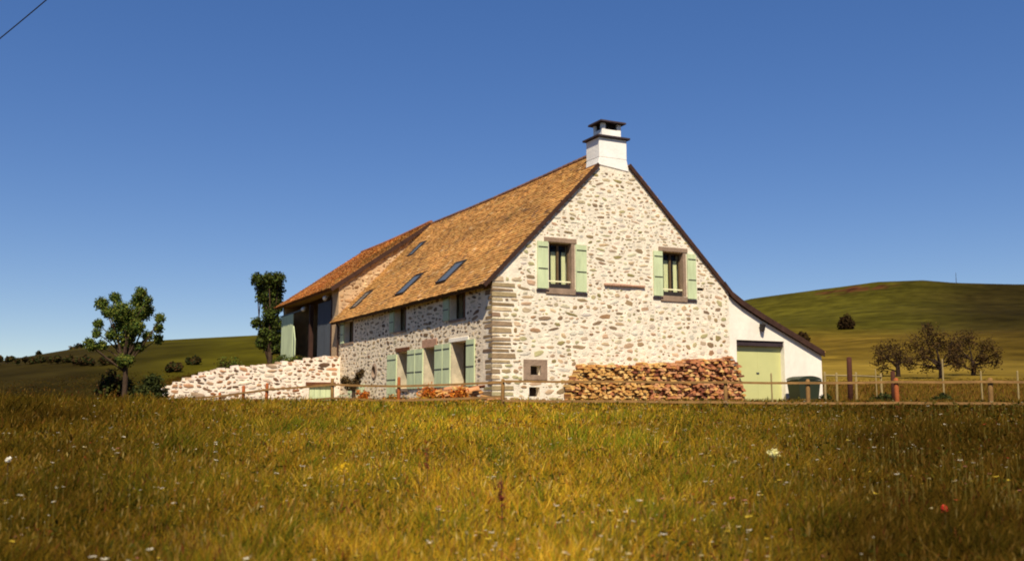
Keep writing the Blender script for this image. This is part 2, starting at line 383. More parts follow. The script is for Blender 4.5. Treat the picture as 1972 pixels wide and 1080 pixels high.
slab(r, PRr, .96, LEN+.12, RLr, RT, lin(110, 70, 36)); slab(r, PRr, VF, .955, LCR, RT, lin(110, 70, 36))
tiles(r, VF, LEN+.12, RLr, PRr, exp=.25, tw=.35, cols=tcol, skip=[(-1, .95, LCR-.25, 99)])
roof = r.build('roof', M['tile'], house)
# ridge caps
r = MB(); v = .95
while v < LEN:
    w = random.uniform(.38, .44); zt = EV+SL*APX+RT
    zt += sag(v); r.tube([(APX, v, zt-.01+random.uniform(-.01, .01)), (APX, v+w+.03, zt+.015)], [.115, .10], 8, jit(lin(120, 88, 70), .2)); v += w
r.build('ridge', M['tile'], roof)
# verge boards along the gable
for P, L in ((PRl, LCH), (PRr, LCR)):
    r = MB()
    r.hexa([P(VF-.03, -.03, -RT-.03), P(VF-.003, -.03, -RT-.03), P(VF-.003, L, -RT-.03), P(VF-.03, L, -RT-.03), P(VF-.03, -.03, .02), P(VF-.003, -.03, .02), P(VF-.003, L, .02), P(VF-.03, L, .02)])
    r.build('verge_board', M['verge'], roof)
r = MB(); r.hexa([PRl(VF, -.02, -RT-.05), PRl(LEN+.1, -.02, -RT-.05), PRl(LEN+.1, .02, -RT-.003), PRl(VF, .02, -RT-.003), PRl(VF, -.05, .0), PRl(LEN+.1, -.05, .0), PRl(LEN+.1, -.003, .0), PRl(VF, -.003, .0)])
r.build('eave_board', M['verge'], roof)
for a, b, c, d, mt in sky:
    f = MB(); w = .07; h = .07
    for q in ((a, a+w, c, d), (b-w, b, c, d), (a+w, b-w, c, c+w), (a+w, b-w, d-w, d)):
        f.hexa([PRl(q[0], q[2], 0), PRl(q[1], q[2], 0), PRl(q[1], q[3], 0), PRl(q[0], q[3], 0), PRl(q[0], q[2], h), PRl(q[1], q[2], h), PRl(q[1], q[3], h), PRl(q[0], q[3], h)])
    so = f.build('skylight', M['iron'], roof)
    f = MB(); f.hexa([PRl(a+w, c+w, .01), PRl(b-w, c+w, .01), PRl(b-w, d-w, .01), PRl(a+w, d-w, .01), PRl(a+w, c+w, .045), PRl(b-w, c+w, .045), PRl(b-w, d-w, .045), PRl(a+w, d-w, .045)])
    f.build('skylight_pane', M['skyglass'], roof)

# --- chimney
c0 = MB()
c0.hexa([(4.42, -.03, 8.95), (5.80, -.03, 8.8), (5.80, .95, 8.75), (4.42, .95, 8.75), (4.47, -.025, 9.25), (5.71, -.025, 9.25), (5.71, .93, 9.25), (4.47, .93, 9.25)])
c0.box(4.47, 5.71, -.025, .93, 9.25, 10.03)
c0.box(4.70, 5.56, .12, .78, 10.115, 10.42)
for x in (4.70, 5.56-.17):
    for y in (.12, .78-.15): c0.box(x, x+.17, y, y+.15, 10.42, 10.66)
chim = c0.build('chimney', M['chim'], house, bevel=.02)
c1 = MB(); c1.box(4.36, 5.82, -.13, 1.04, 10.032, 10.113); c1.build('chimney_ledge', M['slate'], chim, bevel=.015)
c1 = MB(); c1.hexa([(4.55, -.05, 10.662), (5.71, -.05, 10.662), (5.71, .95, 10.662), (4.55, .95, 10.662), (4.56, -.02, 10.74), (5.7, -.02, 10.74), (5.7, .92, 10.74), (4.56, .92, 10.74)])
c1.tube([(4.85, .45, 10.75), (5.42, .45, 10.75)], [.14, .14], 8)
c1.build('chimney_cap', M['slate'], chim, bevel=.015)
c1 = MB(); c1.box(4.78, 5.48, .22, .68, 10.43, 10.64); c1.build('flue', M['dark'], chim)

# --- windows.  frame function: P(s,t,d) d>0 = outwards
def mapbox(mb, P, s0, s1, t0, t1, d0, d1, col=None):
    mb.hexa([P(s0, t0, d1), P(s1, t0, d1), P(s1, t0, d0), P(s0, t0, d0), P(s0, t1, d1), P(s1, t1, d1), P(s1, t1, d0), P(s0, t1, d0)], col)
GP = lambda s, t, d: (s, -d, t)
LP = lambda s, t, d: (-d, s, t)
def window(P, s0, s1, t0, t1, rec=.22, flip=False, curtains=True, rail=True, mid=True):
    w = .07; f = MB()
    mapbox(f, P, s0, s0+w, t0, t1, -rec-.06, -rec); mapbox(f, P, s1-w, s1, t0, t1, -rec-.06, -rec)
    mapbox(f, P, s0+w, s1-w, t0, t0+w, -rec-.06, -rec); mapbox(f, P, s0+w, s1-w, t1-w, t1, -rec-.06, -rec)
    if mid: mapbox(f, P, (s0+s1)/2-.04, (s0+s1)/2+.04, t0+w, t1-w, -rec-.05, -rec+.02)
    fr = f.build('window', M['frame'], house)
    f = MB(); mapbox(f, P, s0+w, s1-w, t0+w, t1-w, -rec-.04, -rec-.03); f.build('pane', M['glass'], fr)
    if curtains:
        wd = s1-s0
        for a, b in ((.26, .45), (.72, .88)):
            f = MB(); n = 7; x0, x1 = s0+a*wd, s0+b*wd
            for k in range(n):
                xa, xb = x0+(x1-x0)*k/n, x0+(x1-x0)*(k+1)/n; da, db = (-.075 if k % 2 else -.095), (-.095 if k % 2 else -.075)
                f.add([P(xa, t0+.08, -rec+da), P(xb, t0+.08, -rec+db), P(xb, t1-.3, -rec+db), P(xa, t1-.3, -rec+da)], [(0, 1, 2, 3)])
            f.build('curtain', M['curtain'], fr)
    if rail:
        f = MB(); mapbox(f, P, s0+.002, s1-.002, t0+.24, t0+.29, -.12, -.07); f.build('guard_rail', M['curtain'], fr)
        f = MB(); mapbox(f, P, s0+.05, s1-.05, t0+.01, t0+.17, -.19, -.05); f.build('flower_box', M['iron'], fr)
    return fr
def surround(P, s0, s1, t0, t1, mt, sill='lintel', lh=.18, ex=.2, jambside=True, proud=.035):
    f = MB(); mapbox(f, P, s0-ex, s1+ex, t1+.002, t1+lh, -.2, proud); f.build('lintel', M[mt], house, bevel=.015)
    if sill:
        f = MB(); mapbox(f, P, s0-.14, s1+.14, t0-.22, t0-.002, -.2, .05); f.build('sill', M[sill], house, bevel=.015)
def shutter(P, s0, s1, t0, t1, d=.03, hinges=2, ang=0, hingeleft=True):
    f = MB(); n = max(2, round((s1-s0)/.16)); w = (s1-s0)/n
    for k in range(n): mapbox(f, P, s0+k*w+.003, s0+(k+1)*w-.003, t0, t1, d, d+.03)
    mapbox(f, P, s0+.01, s1-.01, t0+.02, t1-.02, d-.02, d+.022)
    o = f.build('shutter', M['greenp'], house)
    for q in ((.12, .58) if hinges == 2 else (.12, .5, .88)):
        f = MB(); z = t1-(t1-t0)*q; mapbox(f, P, s0+.04, s1-.02, z-.018, z+.018, d+.031, d+.042)
        f.build('hinge_strap', M['iron'], o)
for (a, b, c, d) in GH[:2]:
    window(GP, a, b, c, d); surround(GP, a, b, c, d, 'lintel')
for j, (a, b) in enumerate(((3.24, 3.36), (8.3, 8.42))):
    f = MB(); mapbox(f, GP, a-.02, b, 4.13, 5.82, -.25, .02); f.build('jamb_stone', M['lintel'], house, bevel=.01)
shutter(GP, 1.77, 2.22, 4.1, 5.82); shutter(GP, 3.38, 3.85, 4.05, 5.8); shutter(GP, 6.85, 7.28, 4.08, 5.82); shutter(GP, 8.45, 8.88, 4.03, 5.8)
for a, b, t in ((1.75, 2.25, 4.02), (3.36, 3.88, 3.97), (6.83, 7.28, 4.0), (8.43, 8.9, 3.95)):
    f = MB(); mapbox(f, GP, a, b, t-.04, t+.035, -.05, .05); f.build('shutter_rest', M['slate'], house)
# stone ledge, slit, niche, vent
f = MB()
x = 4.62
while x < 6.4:
    w = random.uniform(.3, .5); mapbox(f, GP, x, min(x+w-.01, 6.5), 4.34+random.uniform(0, .02), 4.42+random.uniform(0, .02), -.1, random.uniform(.08, .13)); x += w
f.build('stone_ledge', M['pink'], house, bevel=.012)
f = MB(); mapbox(f, GP, 8.95, 9.3, 4.38, 4.5, -.3, -.12); f.build('wall_slit', M['dark'], house)
f = MB()
for q in ((1.22, 1.5, .80, 1.53), (1.92, 2.18, .80, 1.53), (1.5, 1.92, .80, .978), (1.5, 1.92, 1.302, 1.53)): mapbox(f, GP, *q, -.1, .03)
f.build('niche_surround', M['lintel'], house, bevel=.012)
f = MB(); mapbox(f, GP, 1.5, 1.92, .98, 1.3, -.45, -.3); f.build('niche_back', M['dark'], house)
f = MB(); mapbox(f, GP, 1.45, 1.88, .22, .55, -.45, -.3); f.build('vent_opening', M['dark'], house)
# long wall windows
for i, (a, b, c, d) in enumerate(LH[:3]):
    window(LP, a, b, c, d, rec=.25, curtains=False, rail=False, mid=True)
    shutter(LP, b+.05, b+.62, c, d-.03)
    f = MB(); mapbox(f, LP, a-.1, b+.1, c-.1, c-.002, -.2, .04); f.build('sill', M['lintel'], house)
    f = MB(); mapbox(f, LP, a-.003, a+.1, c, d, -.24, .02); f.build('jamb_board', M['brown'], house)
f = MB()
for i, (a, b, c, d) in enumerate(LH[3:6]):
    window(LP, a, b, c, d, rec=.5, curtains=(i > 0), rail=False)
    f = MB(); mapbox(f, LP, a-.2, b+.25, d+.002, d+[.16, .34, .2][i], -.3, .03); f.build('lintel', M[['plaster', 'pink', 'brown'][i]], house, bevel=.015)
    f = MB(); mapbox(f, LP, b-.004, b+.02, c, d, -.49, .004); f.build('door_jamb', M['jamb'], house)
    f = MB(); mapbox(f, LP, a-.1, b+.1, c-.12, c-.002, -.2, .06); f.build('sill', M['lintel'], house)
shutter(LP, 1.42, 2.14, .6, 2.3, hinges=2); shutter(LP, 3.66, 4.36, .6, 2.26, hinges=2); shutter(LP, 4.42, 5.2, .6, 2.26, hinges=2)
shutter(LP, 6.48, 7.32, .58, 2.2, hinges=2); shutter(LP, 7.38, 8.25, .58, 2.2, hinges=2); shutter(LP, 9.6, 10.8, .2, 2.1, hinges=2)
# round window
f = MB(); n = 20; ri = .26; ro = .31; cx, cz = 12.71, 1.42
vs = []; fs = []
for k in range(n):
    a = 2*math.pi*k/n; ca, sa = math.cos(a), math.sin(a)
    vs += [LP(cx+ca*ro, cz+sa*ro, .04), LP(cx+ca*ri, cz+sa*ri, .04), LP(cx+ca*ri, cz+sa*ri, -.25), LP(cx+ca*.42, cz+sa*.42, -.004)]
for k in range(n):
    a = k*4; b = ((k+1) % n)*4; fs += [(a, b, b+1, a+1), (a+1, b+1, b+2, a+2), (a+3, b+3, b, a)]
f.add(vs, fs); rw = f.build('round_window', M['lintel'], house)
f = MB(); vs = [LP(cx+math.cos(2*math.pi*k/n)*ri, cz+math.sin(2*math.pi*k/n)*ri, -.2) for k in range(n)]; f.add(vs, [tuple(range(n))]); f.build('round_pane', M['skyglass'], rw)
# downpipe
f = MB(); f.tube([(-.2, 18.35, 4.12), (-.08, 18.35, 3.9), (-.08, 18.35, 2.0)], .05, 8); f.build('downpipe', M['verge'], house)
# --- garage lean-to
LG = 7.0; LX1 = 15.38
def ltop(s): return float(np.interp(s, [W, 11.2, 12.2, LX1], [4.30, 3.84, 3.36, 1.99]))
g = MB(); off = .04
prof = [(W+.002, ltop(W)-.03), (11.2, ltop(11.2)-.03), (12.2, ltop(12.2)-.03), (LX1, ltop(LX1)-.03)]
wall_prism(g, prof, [(10.87, 13.35, -.6, 2.5)], .3, (.7, .7, .7))
g.v = [(x, y+off, z) for x, y, z in g.v]
g.box(LX1-.3, LX1, .3+off, LG, -.6, ltop(LX1)-.03); g.box(W+.01, LX1-.3, LG-.3, LG, -.6, 2.1)
g.build('garage_wall', M['plaster'], house)
f = MB()
for k in range(2): f.box(10.87+k*1.242+.004, 10.87+(k+1)*1.242-.002, .27, .31, -.1, 2.3)
f.box(10.87, 13.35, .26, .30, 2.302, 2.5)
gd = f.build('garage_door', M['greeng'], house)
f = MB(); f.box(12.03, 12.17, .24, .268, 1.17, 1.22); f.build('door_handle', M['steel'], gd)
f = MB(); f.box(10.87, 13.35, .10, .262, 2.28, 2.498); f.build('door_top_shade', M['slate'], house)  # dark strip standing in for the lintel shadow on the door top
# lean-to roof
PTS = [(W-.25, gtop(W-.25)+RT+.01), (10.62, 4.37), (11.2, 4.02), (12.2, 3.53), (15.42, 2.11)]
r = MB()
for (xa, za), (xb, zb) in zip(PTS[:-1], PTS[1:]):
    r.hexa([(xa, -.09, za-.14), (xb, -.09, zb-.14), (xb, LG+.1, zb-.14), (xa, LG+.1, za-.14), (xa, -.09, za), (xb, -.09, zb), (xb, LG+.1, zb), (xa, LG+.1, za)], lin(100, 66, 40))
    L = math.hypot(xb-xa, zb-za); dx, dz = (xa-xb)/L, (za-zb)/L
    tiles(r, -.09, LG+.1, L, lambda v, l, d, xb=xb, zb=zb, dx=dx, dz=dz: (xb+dx*l+d*(-dz if dx > 0 else dz), v, zb+dz*l+d*abs(dx)), exp=.25, tw=.35, cols=tcol)
lr = r.build('garage_roof', M['tile'], house)
r = MB()
for (xa, za), (xb, zb) in zip(PTS[:-1], PTS[1:]):
    r.hexa([(xa, -.13, za-.2), (xb, -.13, zb-.2), (xb, -.093, zb-.2), (xa, -.093, za-.2), (xa, -.13, za+.04), (xb, -.13, zb+.04), (xb, -.093, zb+.04), (xa, -.093, za+.04)])
r.build('verge_board', M['verge'], lr)
f = MB(); lx = 12.12
f.box(lx-.03, lx+.03, -.14, off, 3.14, 3.19); f.tube([(lx, -.1, 2.86), (lx, -.1, 2.9), (lx, -.1, 3.08), (lx, -.1, 3.14), (lx, -.1, 3.2)], [.04, .085, .115, .13, .02], 6)
f.build('wall_lantern', M['iron'], house)

# ------------------------------------------------------------------ BARN
barn = empty('barn', P0+V*LEN, 'stone barn with orange tiled lower pitched roof joined to the far farmhouse end', 'barn', rz=HROT)
BL = 12.3; BS = .70; BW = 10.5; BE = 9.80-BS*(5.15)   # eave height at u=0
BZ = 9.80
btop = lambda s: BE+BS*s if s < APX else BZ-(s-APX)*.985
g = MB()
TB = lin(196, 164, 124)
bh = [(1.35, 11.6, -.6, BE-.25)]
# side wall with broad door bay
wall_prism(g, [(.5, BE-.05), (BL-.3, BE-.05)], bh, .5, TB); toLong(g)
g.build('front_wall', M['stone'], barn)
g = MB(); n0 = len(g.v)
pr = [(0, BE-.06), (APX, BZ-.06), (BW, btop(BW)-.06)]
wall_prism(g, pr, [], .5, TB)
rubble(g, .05, BW-.1, 3.6, lambda s: btop(s)-.06, [], PG, lambda s, t: (.2, .5, .14, .3), 9000,
       lambda s, t: (1, 1, .6), .05, ([lin(206, 178, 134), lin(196, 166, 126)], [lin(188, 148, 104), lin(176, 146, 112)], [lin(140, 104, 70)]), gap=.015)
wall_prism(g, pr, [], .3, TB) if False else None
g.build('gable_wall', M['stone'], barn).location = (0, .02, 0)
g = MB()
for a, b in zip(pr[:-1], pr[1:]):
    g.hexa([(a[0], BL-.8, -.6), (b[0], BL-.8, -.6), (b[0], BL-.3, -.6), (a[0], BL-.3, -.6), (a[0], BL-.8, a[1]), (b[0], BL-.8, b[1]), (b[0], BL-.3, b[1]), (a[0], BL-.3, a[1])], TB)
g.box(BW-.5, BW, .52, BL-.8, -.6, btop(BW)-.08, TB)
g.build('back_wall', M['stone'], barn)
bo = .5; csb = 1/math.hypot(1, BS); BRL = (APX+bo)/csb
sagb = lambda v: -.06*math.sin(math.pi*max(0, min(1, v/BL)))
PB = lambda v, l, d: (-bo+l*csb-d*BS*csb, v, sagb(v)*min(1, l/2)+BE-BS*bo+l*BS*csb+.1+d*csb)
TR = [lin(182, 112, 52), lin(174, 104, 48), lin(188, 122, 56), lin(164, 100, 46), lin(180, 118, 54)]
def tcolb(v, l):
    n1 = noise.noise(Vector((v*.3, l*.4, 11))); c = random.choice(TR if v > 3+l*.6+random.uniform(-2, 2) else TR+TC)
    g = 1.12+.35*n1; return jit((c[0]*g*.96, c[1]*g*1.06, c[2]*g*1.2), .07)
r = MB(); slab(r, PB, -.1, BL, BRL, .14, lin(100, 60, 34)); tiles(r, -.1, BL, BRL, PB, cols=tcolb, exp=.2, tw=.24)
PBr = lambda v, l, d: (BW+.1-l*csr+d*SR*csr, v, btop(BW)-.1*SR+l*SR*csr+.1+d*csr)
slab(r, PBr, -.1, BL, RLr, .1, lin(100, 60, 34)); tiles(r, -.1, BL, RLr, PBr, cols=tcolb, exp=.25, tw=.35)
br = r.build('roof', M['tilered'], barn)
for v0_, v1_, dd_ in ((-.16, -.105, -.2), (BL+.003, BL+.04, -.14)):
    r = MB(); e_ = BRL-.1
    r.hexa([PB(v0_, -.03, dd_), PB(v1_, -.03, dd_), PB(v1_, e_, dd_), PB(v0_, e_, dd_), PB(v0_, -.03, .02), PB(v1_, -.03, .02), PB(v1_, e_, .02), PB(v0_, e_, .02)])
    r.build('verge_board', M['verge'], br)
r = MB(); v = 0
while v < BL-.3:
    w = random.uniform(.38, .44); r.tube([(APX, v, BZ+.09+sagb(v)), (APX, v+w+.03, BZ+.115+sagb(v))], [.12, .105], 8, jit(lin(150, 96, 62), .15)); v += w
r.build('ridge', M['tilered'], br)
BPz = lambda s, t, d: (-d, s, t)
def planks(mb, s0, s1, t0, t1, d0, d1, w=.2):
    n = max(1, round((s1-s0)/w)); q = (s1-s0)/n
    for k in range(n): mapbox(mb, BPz, s0+k*q+.004, s0+(k+1)*q-.004, t0, t1+random.uniform(-.01, .01), d0, d1)
f = MB(); planks(f, 9.1, 11.95, 2.2, 5.35, .06, .11, .3); o = f.build('sliding_door', M['greenp'], barn)
f = MB(); mapbox(f, BPz, 7.0, 12.0, 5.36, 5.44, .03, .12); f.build('door_rail', M['iron'], o)
f = MB(); planks(f, 1.4, 4.2, 2.2, 5.5, -.12, -.07, .25); f.build('board_door', M['board'], barn)
# second leaf, swung outwards
f = MB(); p0 = Vector((-.05, 9.0, 0)); p1 = Vector((-.55, 6.6, 0)); dd = (p1-p0); nn = Vector((dd.y, -dd.x, 0)).normalized()*.05
f.hexa([p0+Z*2.2, p1+Z*2.2, p1+nn+Z*2.2, p0+nn+Z*2.2, p0+Z*4.6, p1+Z*3.6, p1+nn+Z*3.6, p0+nn+Z*4.6]); f.build('door_leaf', M['greenp'], barn)
for y0, y1 in ((5.55, 5.8), (1.15, 1.38)):
    f = MB(); f.box(-.02, .2, y0, y1, 2.0, 5.6); f.build('door_post', M['verge'], barn)
for (ss, tt) in ((6.4, 5.4), (1.9, 5.62)):
    f = MB(); f.tube([(-.2, ss, tt-.16), (-.2, ss, tt-.08), (-.2, ss, tt+.04), (-.2, ss, tt+.1)], [.05, .13, .13, .03], 10); f.tube([(0, ss, tt+.08), (-.2, ss, tt+.1)], .02, 6); f.build('wall_lamp', M['plaster'], barn, smooth=True)

# ------------------------------------------------------------------ ramp retaining wall (thing) and ramp ground
ramp = empty('retaining_wall', P0+V*18.0, 'whitewashed dry rubble retaining wall sloping down leftwards from the farmhouse', 'wall', rz=HROT)
rp = [(-10.3, .12), (-9.5, .42), (-8.7, .7), (-7.7, 1.1), (-6.6, 1.48), (-5.25, 1.72), (-2.68, 2.04), (-1.2, 2.25), (-.02, 2.42)]
rx = [p[0] for p in rp]; rz_ = [p[1] for p in rp]
rtop = lambda s: float(np.interp(s, rx, rz_))
RHO = (-1.62, -.42, -.6, .86)
g = MB(); wall_prism(g, [(a, b-.08) for a, b in rp], [RHO], .6, lin(236, 220, 198))
rubble(g, -10.2, -.05, -.3, rtop, [(-1.85, -.2, -1, 1.15)], PG, lambda s, t: (.2, .6, .09, .22), 8000,
       lambda s, t: (2.6, 3, 2), .045, ([lin(226, 206, 184), lin(216, 192, 168)], [lin(184, 150, 118), lin(170, 146, 118), lin(186, 140, 104)], [lin(120, 88, 62), lin(104, 78, 58), lin(140, 92, 58)]), gap=.022, tmax=2.6)
x = -10.2
while x < -.1:     # ragged coping stones
    w = random.uniform(.1, .5); h = random.uniform(.05, .24); z = rtop(x+w/2)-.1
    yy = random.uniform(0, .1); c = jit(random.choice([lin(236, 218, 196), lin(226, 206, 182), lin(190, 160, 128), lin(232, 214, 196)]), .08)
    lz = random.uniform(-.05, .05)
    g.hexa([(x, -.02+yy, z-.1), (x+w*.95, -.02+yy, z-.1), (x+w*.95, .5, z-.1), (x, .5, z-.1), (x+.03, yy, z+h*.8), (x+w*.85, yy+.02, z+h*.8+lz), (x+w*.9, .45, z+h*.8), (x+.02, .45, z+h*.8)], c)
    x += w
wallo = g.build('wall', M['stone'], ramp)
f = MB(); mapbox(f, GP, -1.8, -.25, .862, 1.03, -.3, .06); f.build('lintel', M['brown'], ramp, bevel=.015)
f = MB()
for k in range(4): mapbox(f, GP, -1.61+k*.3, -1.61+(k+1)*.3-.015, -.5, .85, -.16, -.1)
f.build('hatch_door', M['greenp'], ramp)
g = MB()   # earth ramp behind
nx, ny = 26, 18; vs = []; fs = []
for j in range(ny+1):
    for i in range(nx+1):
        s = -10.4+10.35*i/nx; v = 18.55+j*14/ny
        fall = max(0, (v-27)/6)
        z = rtop(s)-.12+noise.noise(Vector((s*.8, v*.8, 2)))*.12; z = z*(1-min(1, fall)**2)+(-.1)*min(1, fall)**2 if s < -3.5 else z
        if i == 0: z = -.5
        vs.append(tuple(P0+U*s+V*v+Z*z))
for j in range(ny):
    for i in range(nx): a = j*(nx+1)+i; fs.append((a, a+1, a+nx+2, a+nx+1))
g.add(vs, fs, lin(108, 86, 34)); o = g.build('barn_ramp', M['ground'], None, smooth=True); o['kind'] = 'structure'

# ------------------------------------------------------------------ firewood
def logmesh(kind):
    b = MB(); rich = kind < 14; L = random.uniform(.42, .52); w = random.uniform(.12, .24); h = random.uniform(.07, .13); e = lin(*random.choice([(222, 174, 100), (208, 154, 82), (230, 188, 116), (196, 136, 70), (212, 164, 90)])); bk = lin(*random.choice([(176, 122, 72), (188, 134, 82), (146, 94, 56)])); e = e if rich else lin(*random.choice([(168, 104, 70), (190, 122, 80), (130, 74, 52), (206, 148, 100), (112, 62, 44)]))
    shp = random.choice(['half', 'wedge', 'quad', 'round'])
    if shp == 'half': pr = [(-.5, -.4), (.5, -.4), (.46, .1), (.25, .42), (-.2, .5), (-.45, .15)]
    elif shp == 'wedge': pr = [(-.5, -.45), (.5, -.35), (.45, -.05), (-.1, .5), (-.42, .2)]
    elif shp == 'quad': pr = [(-.5, -.4), (.42, -.5), (.5, .35), (-.4, .5)]
    else: pr = [(.5*math.cos(k*math.pi/4), .5*math.sin(k*math.pi/4)) for k in range(8)]
    pr = [((x+random.uniform(-.05, .05))*w, (z+random.uniform(-.05, .05))*h) for x, z in pr]; n = len(pr)
    vs = [(x, 0, z) for x, z in pr]+[(x*.93, L, z*.93) for x, z in pr]
    b.add(vs, [tuple(range(n-1, -1, -1)) if False else tuple(range(n))], e); b.add(vs, [tuple(range(n, 2*n))], e)
    for k in range(n): b.add([vs[k], vs[(k+1) % n], vs[n+(k+1) % n], vs[n+k]], [(0, 1, 2, 3)], jit(bk if (k+kind) % 2 else tuple(q*.8 for q in e), .15))
    return b.mesh('firewood_log', M['log']), w, h
protos = [logmesh(k) for k in range(28)]; PG1, PG2 = protos[:14], protos[14:]
dprot = []
M['logd'] = M['log']
wt = lambda s: float(np.interp(s, [2.75, 3.05, 3.4, 5.07, 7.4, 8.14, 9.4, 10.1, 10.45, 10.62], [.45, 1.0, 1.36, 1.42, 1.5, 1.66, 1.72, 1.76, 1.5, .9]))
spots = []; z = -.05; row = 0
while z < 1.85:
    h = .102; s = 2.75+random.uniform(0, .1)
    while s < 10.6:
        me, w, hh = random.choice(PG2 if random.random() < min(.8, max(.08, (s-5)/4)) else PG1)
        if z+h*.7 < wt(s+w/2): spots.append((s+w/2, z+h/2+random.uniform(-.02, .02), me, w*hh, random.uniform(-.12, .12), random.uniform(-.35, .35)))
        s += w*1.0
    z += h
order = sorted(range(len(spots)), key=lambda i: -(spots[i][3] + (10 if spots[i][1] > .0 else 0)*0))
NI = 235
big = set(order[:NI])
stuff = MB()
cnt = 0
def put_log(name, me, loc, rot, label, group):
    global cnt
    o = bpy.data.objects.new(name, me); C.objects.link(o); o.location = loc; o.rotation_euler = rot
    tag(o, label, 'firewood', group); cnt += 1
    return o
for i, (s, z, me, ar, dy, tw) in enumerate(spots):
    tone = s
    loc = P0+U*s+V*(-.60+dy)+Z*z
    if i in big:
        put_log('firewood_log', me, loc, (0, tw, HROT), 'split log in the long woodpile stacked against the white gable wall', 'split logs stacked against the gable wall')
    else:
        vs = [v.co for v in me.vertices]; ca, sa = math.cos(tw), math.sin(tw)
        vs2 = []
        for c in vs:
            x, y, zz = c.x*ca+c.z*sa, c.y, -c.x*sa+c.z*ca
            vs2.append((s+x, -.60+dy+y, z+zz))
        cols = np.zeros(len(me.loops)*4, np.float32); me.color_attributes['Col'].data.foreach_get('color', cols); cols = cols.reshape(-1, 4)
        o_ = len(stuff.v); stuff.v += vs2
        for p in me.polygons:
            stuff.f.append(tuple(v+o_ for v in p.vertices)); stuff.c.append(tuple(cols[p.loop_start][:3]))
so = stuff.build('firewood', M['log'], None); so.location = P0; so.rotation_euler = (0, 0, HROT); so['kind'] = 'stuff'
tag(so, 'smaller split logs filling the long woodpile against the gable wall', 'firewood')
print('logs in pile', len(spots))
# tumbled heap in front of the long wall
k = 0
for layer in range(5):
    v = -2.6+layer*.35
    while v < 4.4-layer*.4:
        me, w, hh = random.choice(protos)
        if k < 64:
            u = -1.2+random.uniform(-.25, .25)
            put_log('firewood_log', me, P0+U*(u-.3)+V*v+Z*(-.02+layer*.125+random.uniform(-.02, .04)), (random.uniform(-.3, .3), random.uniform(-.4, .4), HROT-math.pi/2+random.uniform(-.7, .7)),
                    'log in the low tumbled firewood heap before the farmhouse long wall', 'tumbled logs in the low heap')
            k += 1
        v += w*2.3
print('individual logs', cnt)

# ------------------------------------------------------------------ plants
def leaves(centres, n, size, cols, up=.3):
    """centres: list (x,y,z,r) local; returns part for npmesh"""
    cen = np.array(centres); wgt = cen[:, 3]**2; idx = rng.choice(len(cen), n, p=wgt/wgt.sum())
    d = rng.normal(size=(n, 3)); d /= np.linalg.norm(d, axis=1)[:, None]
    rad = cen[idx, 3]*(rng.uniform(0, 1, n)**.45)*rng.uniform(.7, 1.2, n)
    p = cen[idx, :3]+d*rad[:, None]
    a = rng.normal(size=(n, 3)); a /= np.linalg.norm(a, axis=1)[:, None]; nrm = d+rng.normal(size=(n, 3))*.7+np.array([0, 0, up]); 
    b = np.cross(nrm, a); b /= np.linalg.norm(b, axis=1)[:, None]; a = np.cross(b, nrm); a /= np.linalg.norm(a, axis=1)[:, None]
    s = (size*rng.uniform(.6, 1.4, n))[:, None]
    q = np.stack([p-a*s, p-b*s*.55, p+a*s, p+b*s*.55], axis=1)
    c = np.array(cols)[rng.integers(0, len(cols), n)]*rng.uniform(.7, 1.35, n)[:, None]
    return (q, [[0, 1, 2, 3]], c)
GREEN = [lin(76, 92, 36), lin(92, 102, 38), lin(60, 78, 36), lin(110, 110, 44)]
DGREEN = [lin(48, 56, 26), lin(58, 62, 28), lin(40, 46, 24), lin(70, 72, 30)]
BROWN = [lin(66, 48, 26), lin(78, 56, 30), lin(52, 40, 24), lin(86, 66, 32)]
def limb(mb, p0, p1, r0, r1, bend=.1, n=5):
    p0 = Vector(p0); p1 = Vector(p1); L = (p1-p0).length; pts = []; rs = []
    off = Vector((random.uniform(-1, 1), random.uniform(-1, 1), random.uniform(-.3, .6)))*L*bend
    for i in range(n+1):
        t = i/n; pts.append(p0.lerp(p1, t)+off*math.sin(t*math.pi)); rs.append(r0+(r1-r0)*t)
    mb.tube(pts, rs, 7, jag=.08)
def tree(name, loc, centres, trunk_h, r0, label, cat='tree', group=None, n=5000, size=.09, cols=GREEN, lean=0, twigs=0, fork=.8, bark='bark'):
    t = empty(name, loc, label, cat, group)
    b = MB(); top = Vector((lean, 0, trunk_h))
    limb(b, (0, 0, -.3), top, r0, r0*.62, .03)
    for (x, y, z, r) in centres:
        st = Vector((lean*.9, 0, trunk_h*random.uniform(fork, 1)))
        if z < st.z: st.z = max(.3*trunk_h, z-.5*abs(x)-.2)
        limb(b, st, (x, y, z), r0*.34, r0*.1, .1)
        for _ in range(twigs):
            d = Vector((random.gauss(0, 1), random.gauss(0, 1), random.gauss(.4, .8))).normalized()*r*random.uniform(.9, 1.6)
            limb(b, Vector((x, y, z)).lerp(st, random.uniform(0, .5)), Vector((x, y, z))+d, r0*.1, r0*.03, .15, 3)
    b.build('trunk', M[bark], t, smooth=True)
    npmesh('crown', M['leaf'], [leaves(centres, n, size, cols)], t)
    return t
def at(px, r, z=None):
    az = px2az(px); x, y = r*math.sin(az), r*math.cos(az); return Vector((x, y, gz(x, y) if z is None else z))
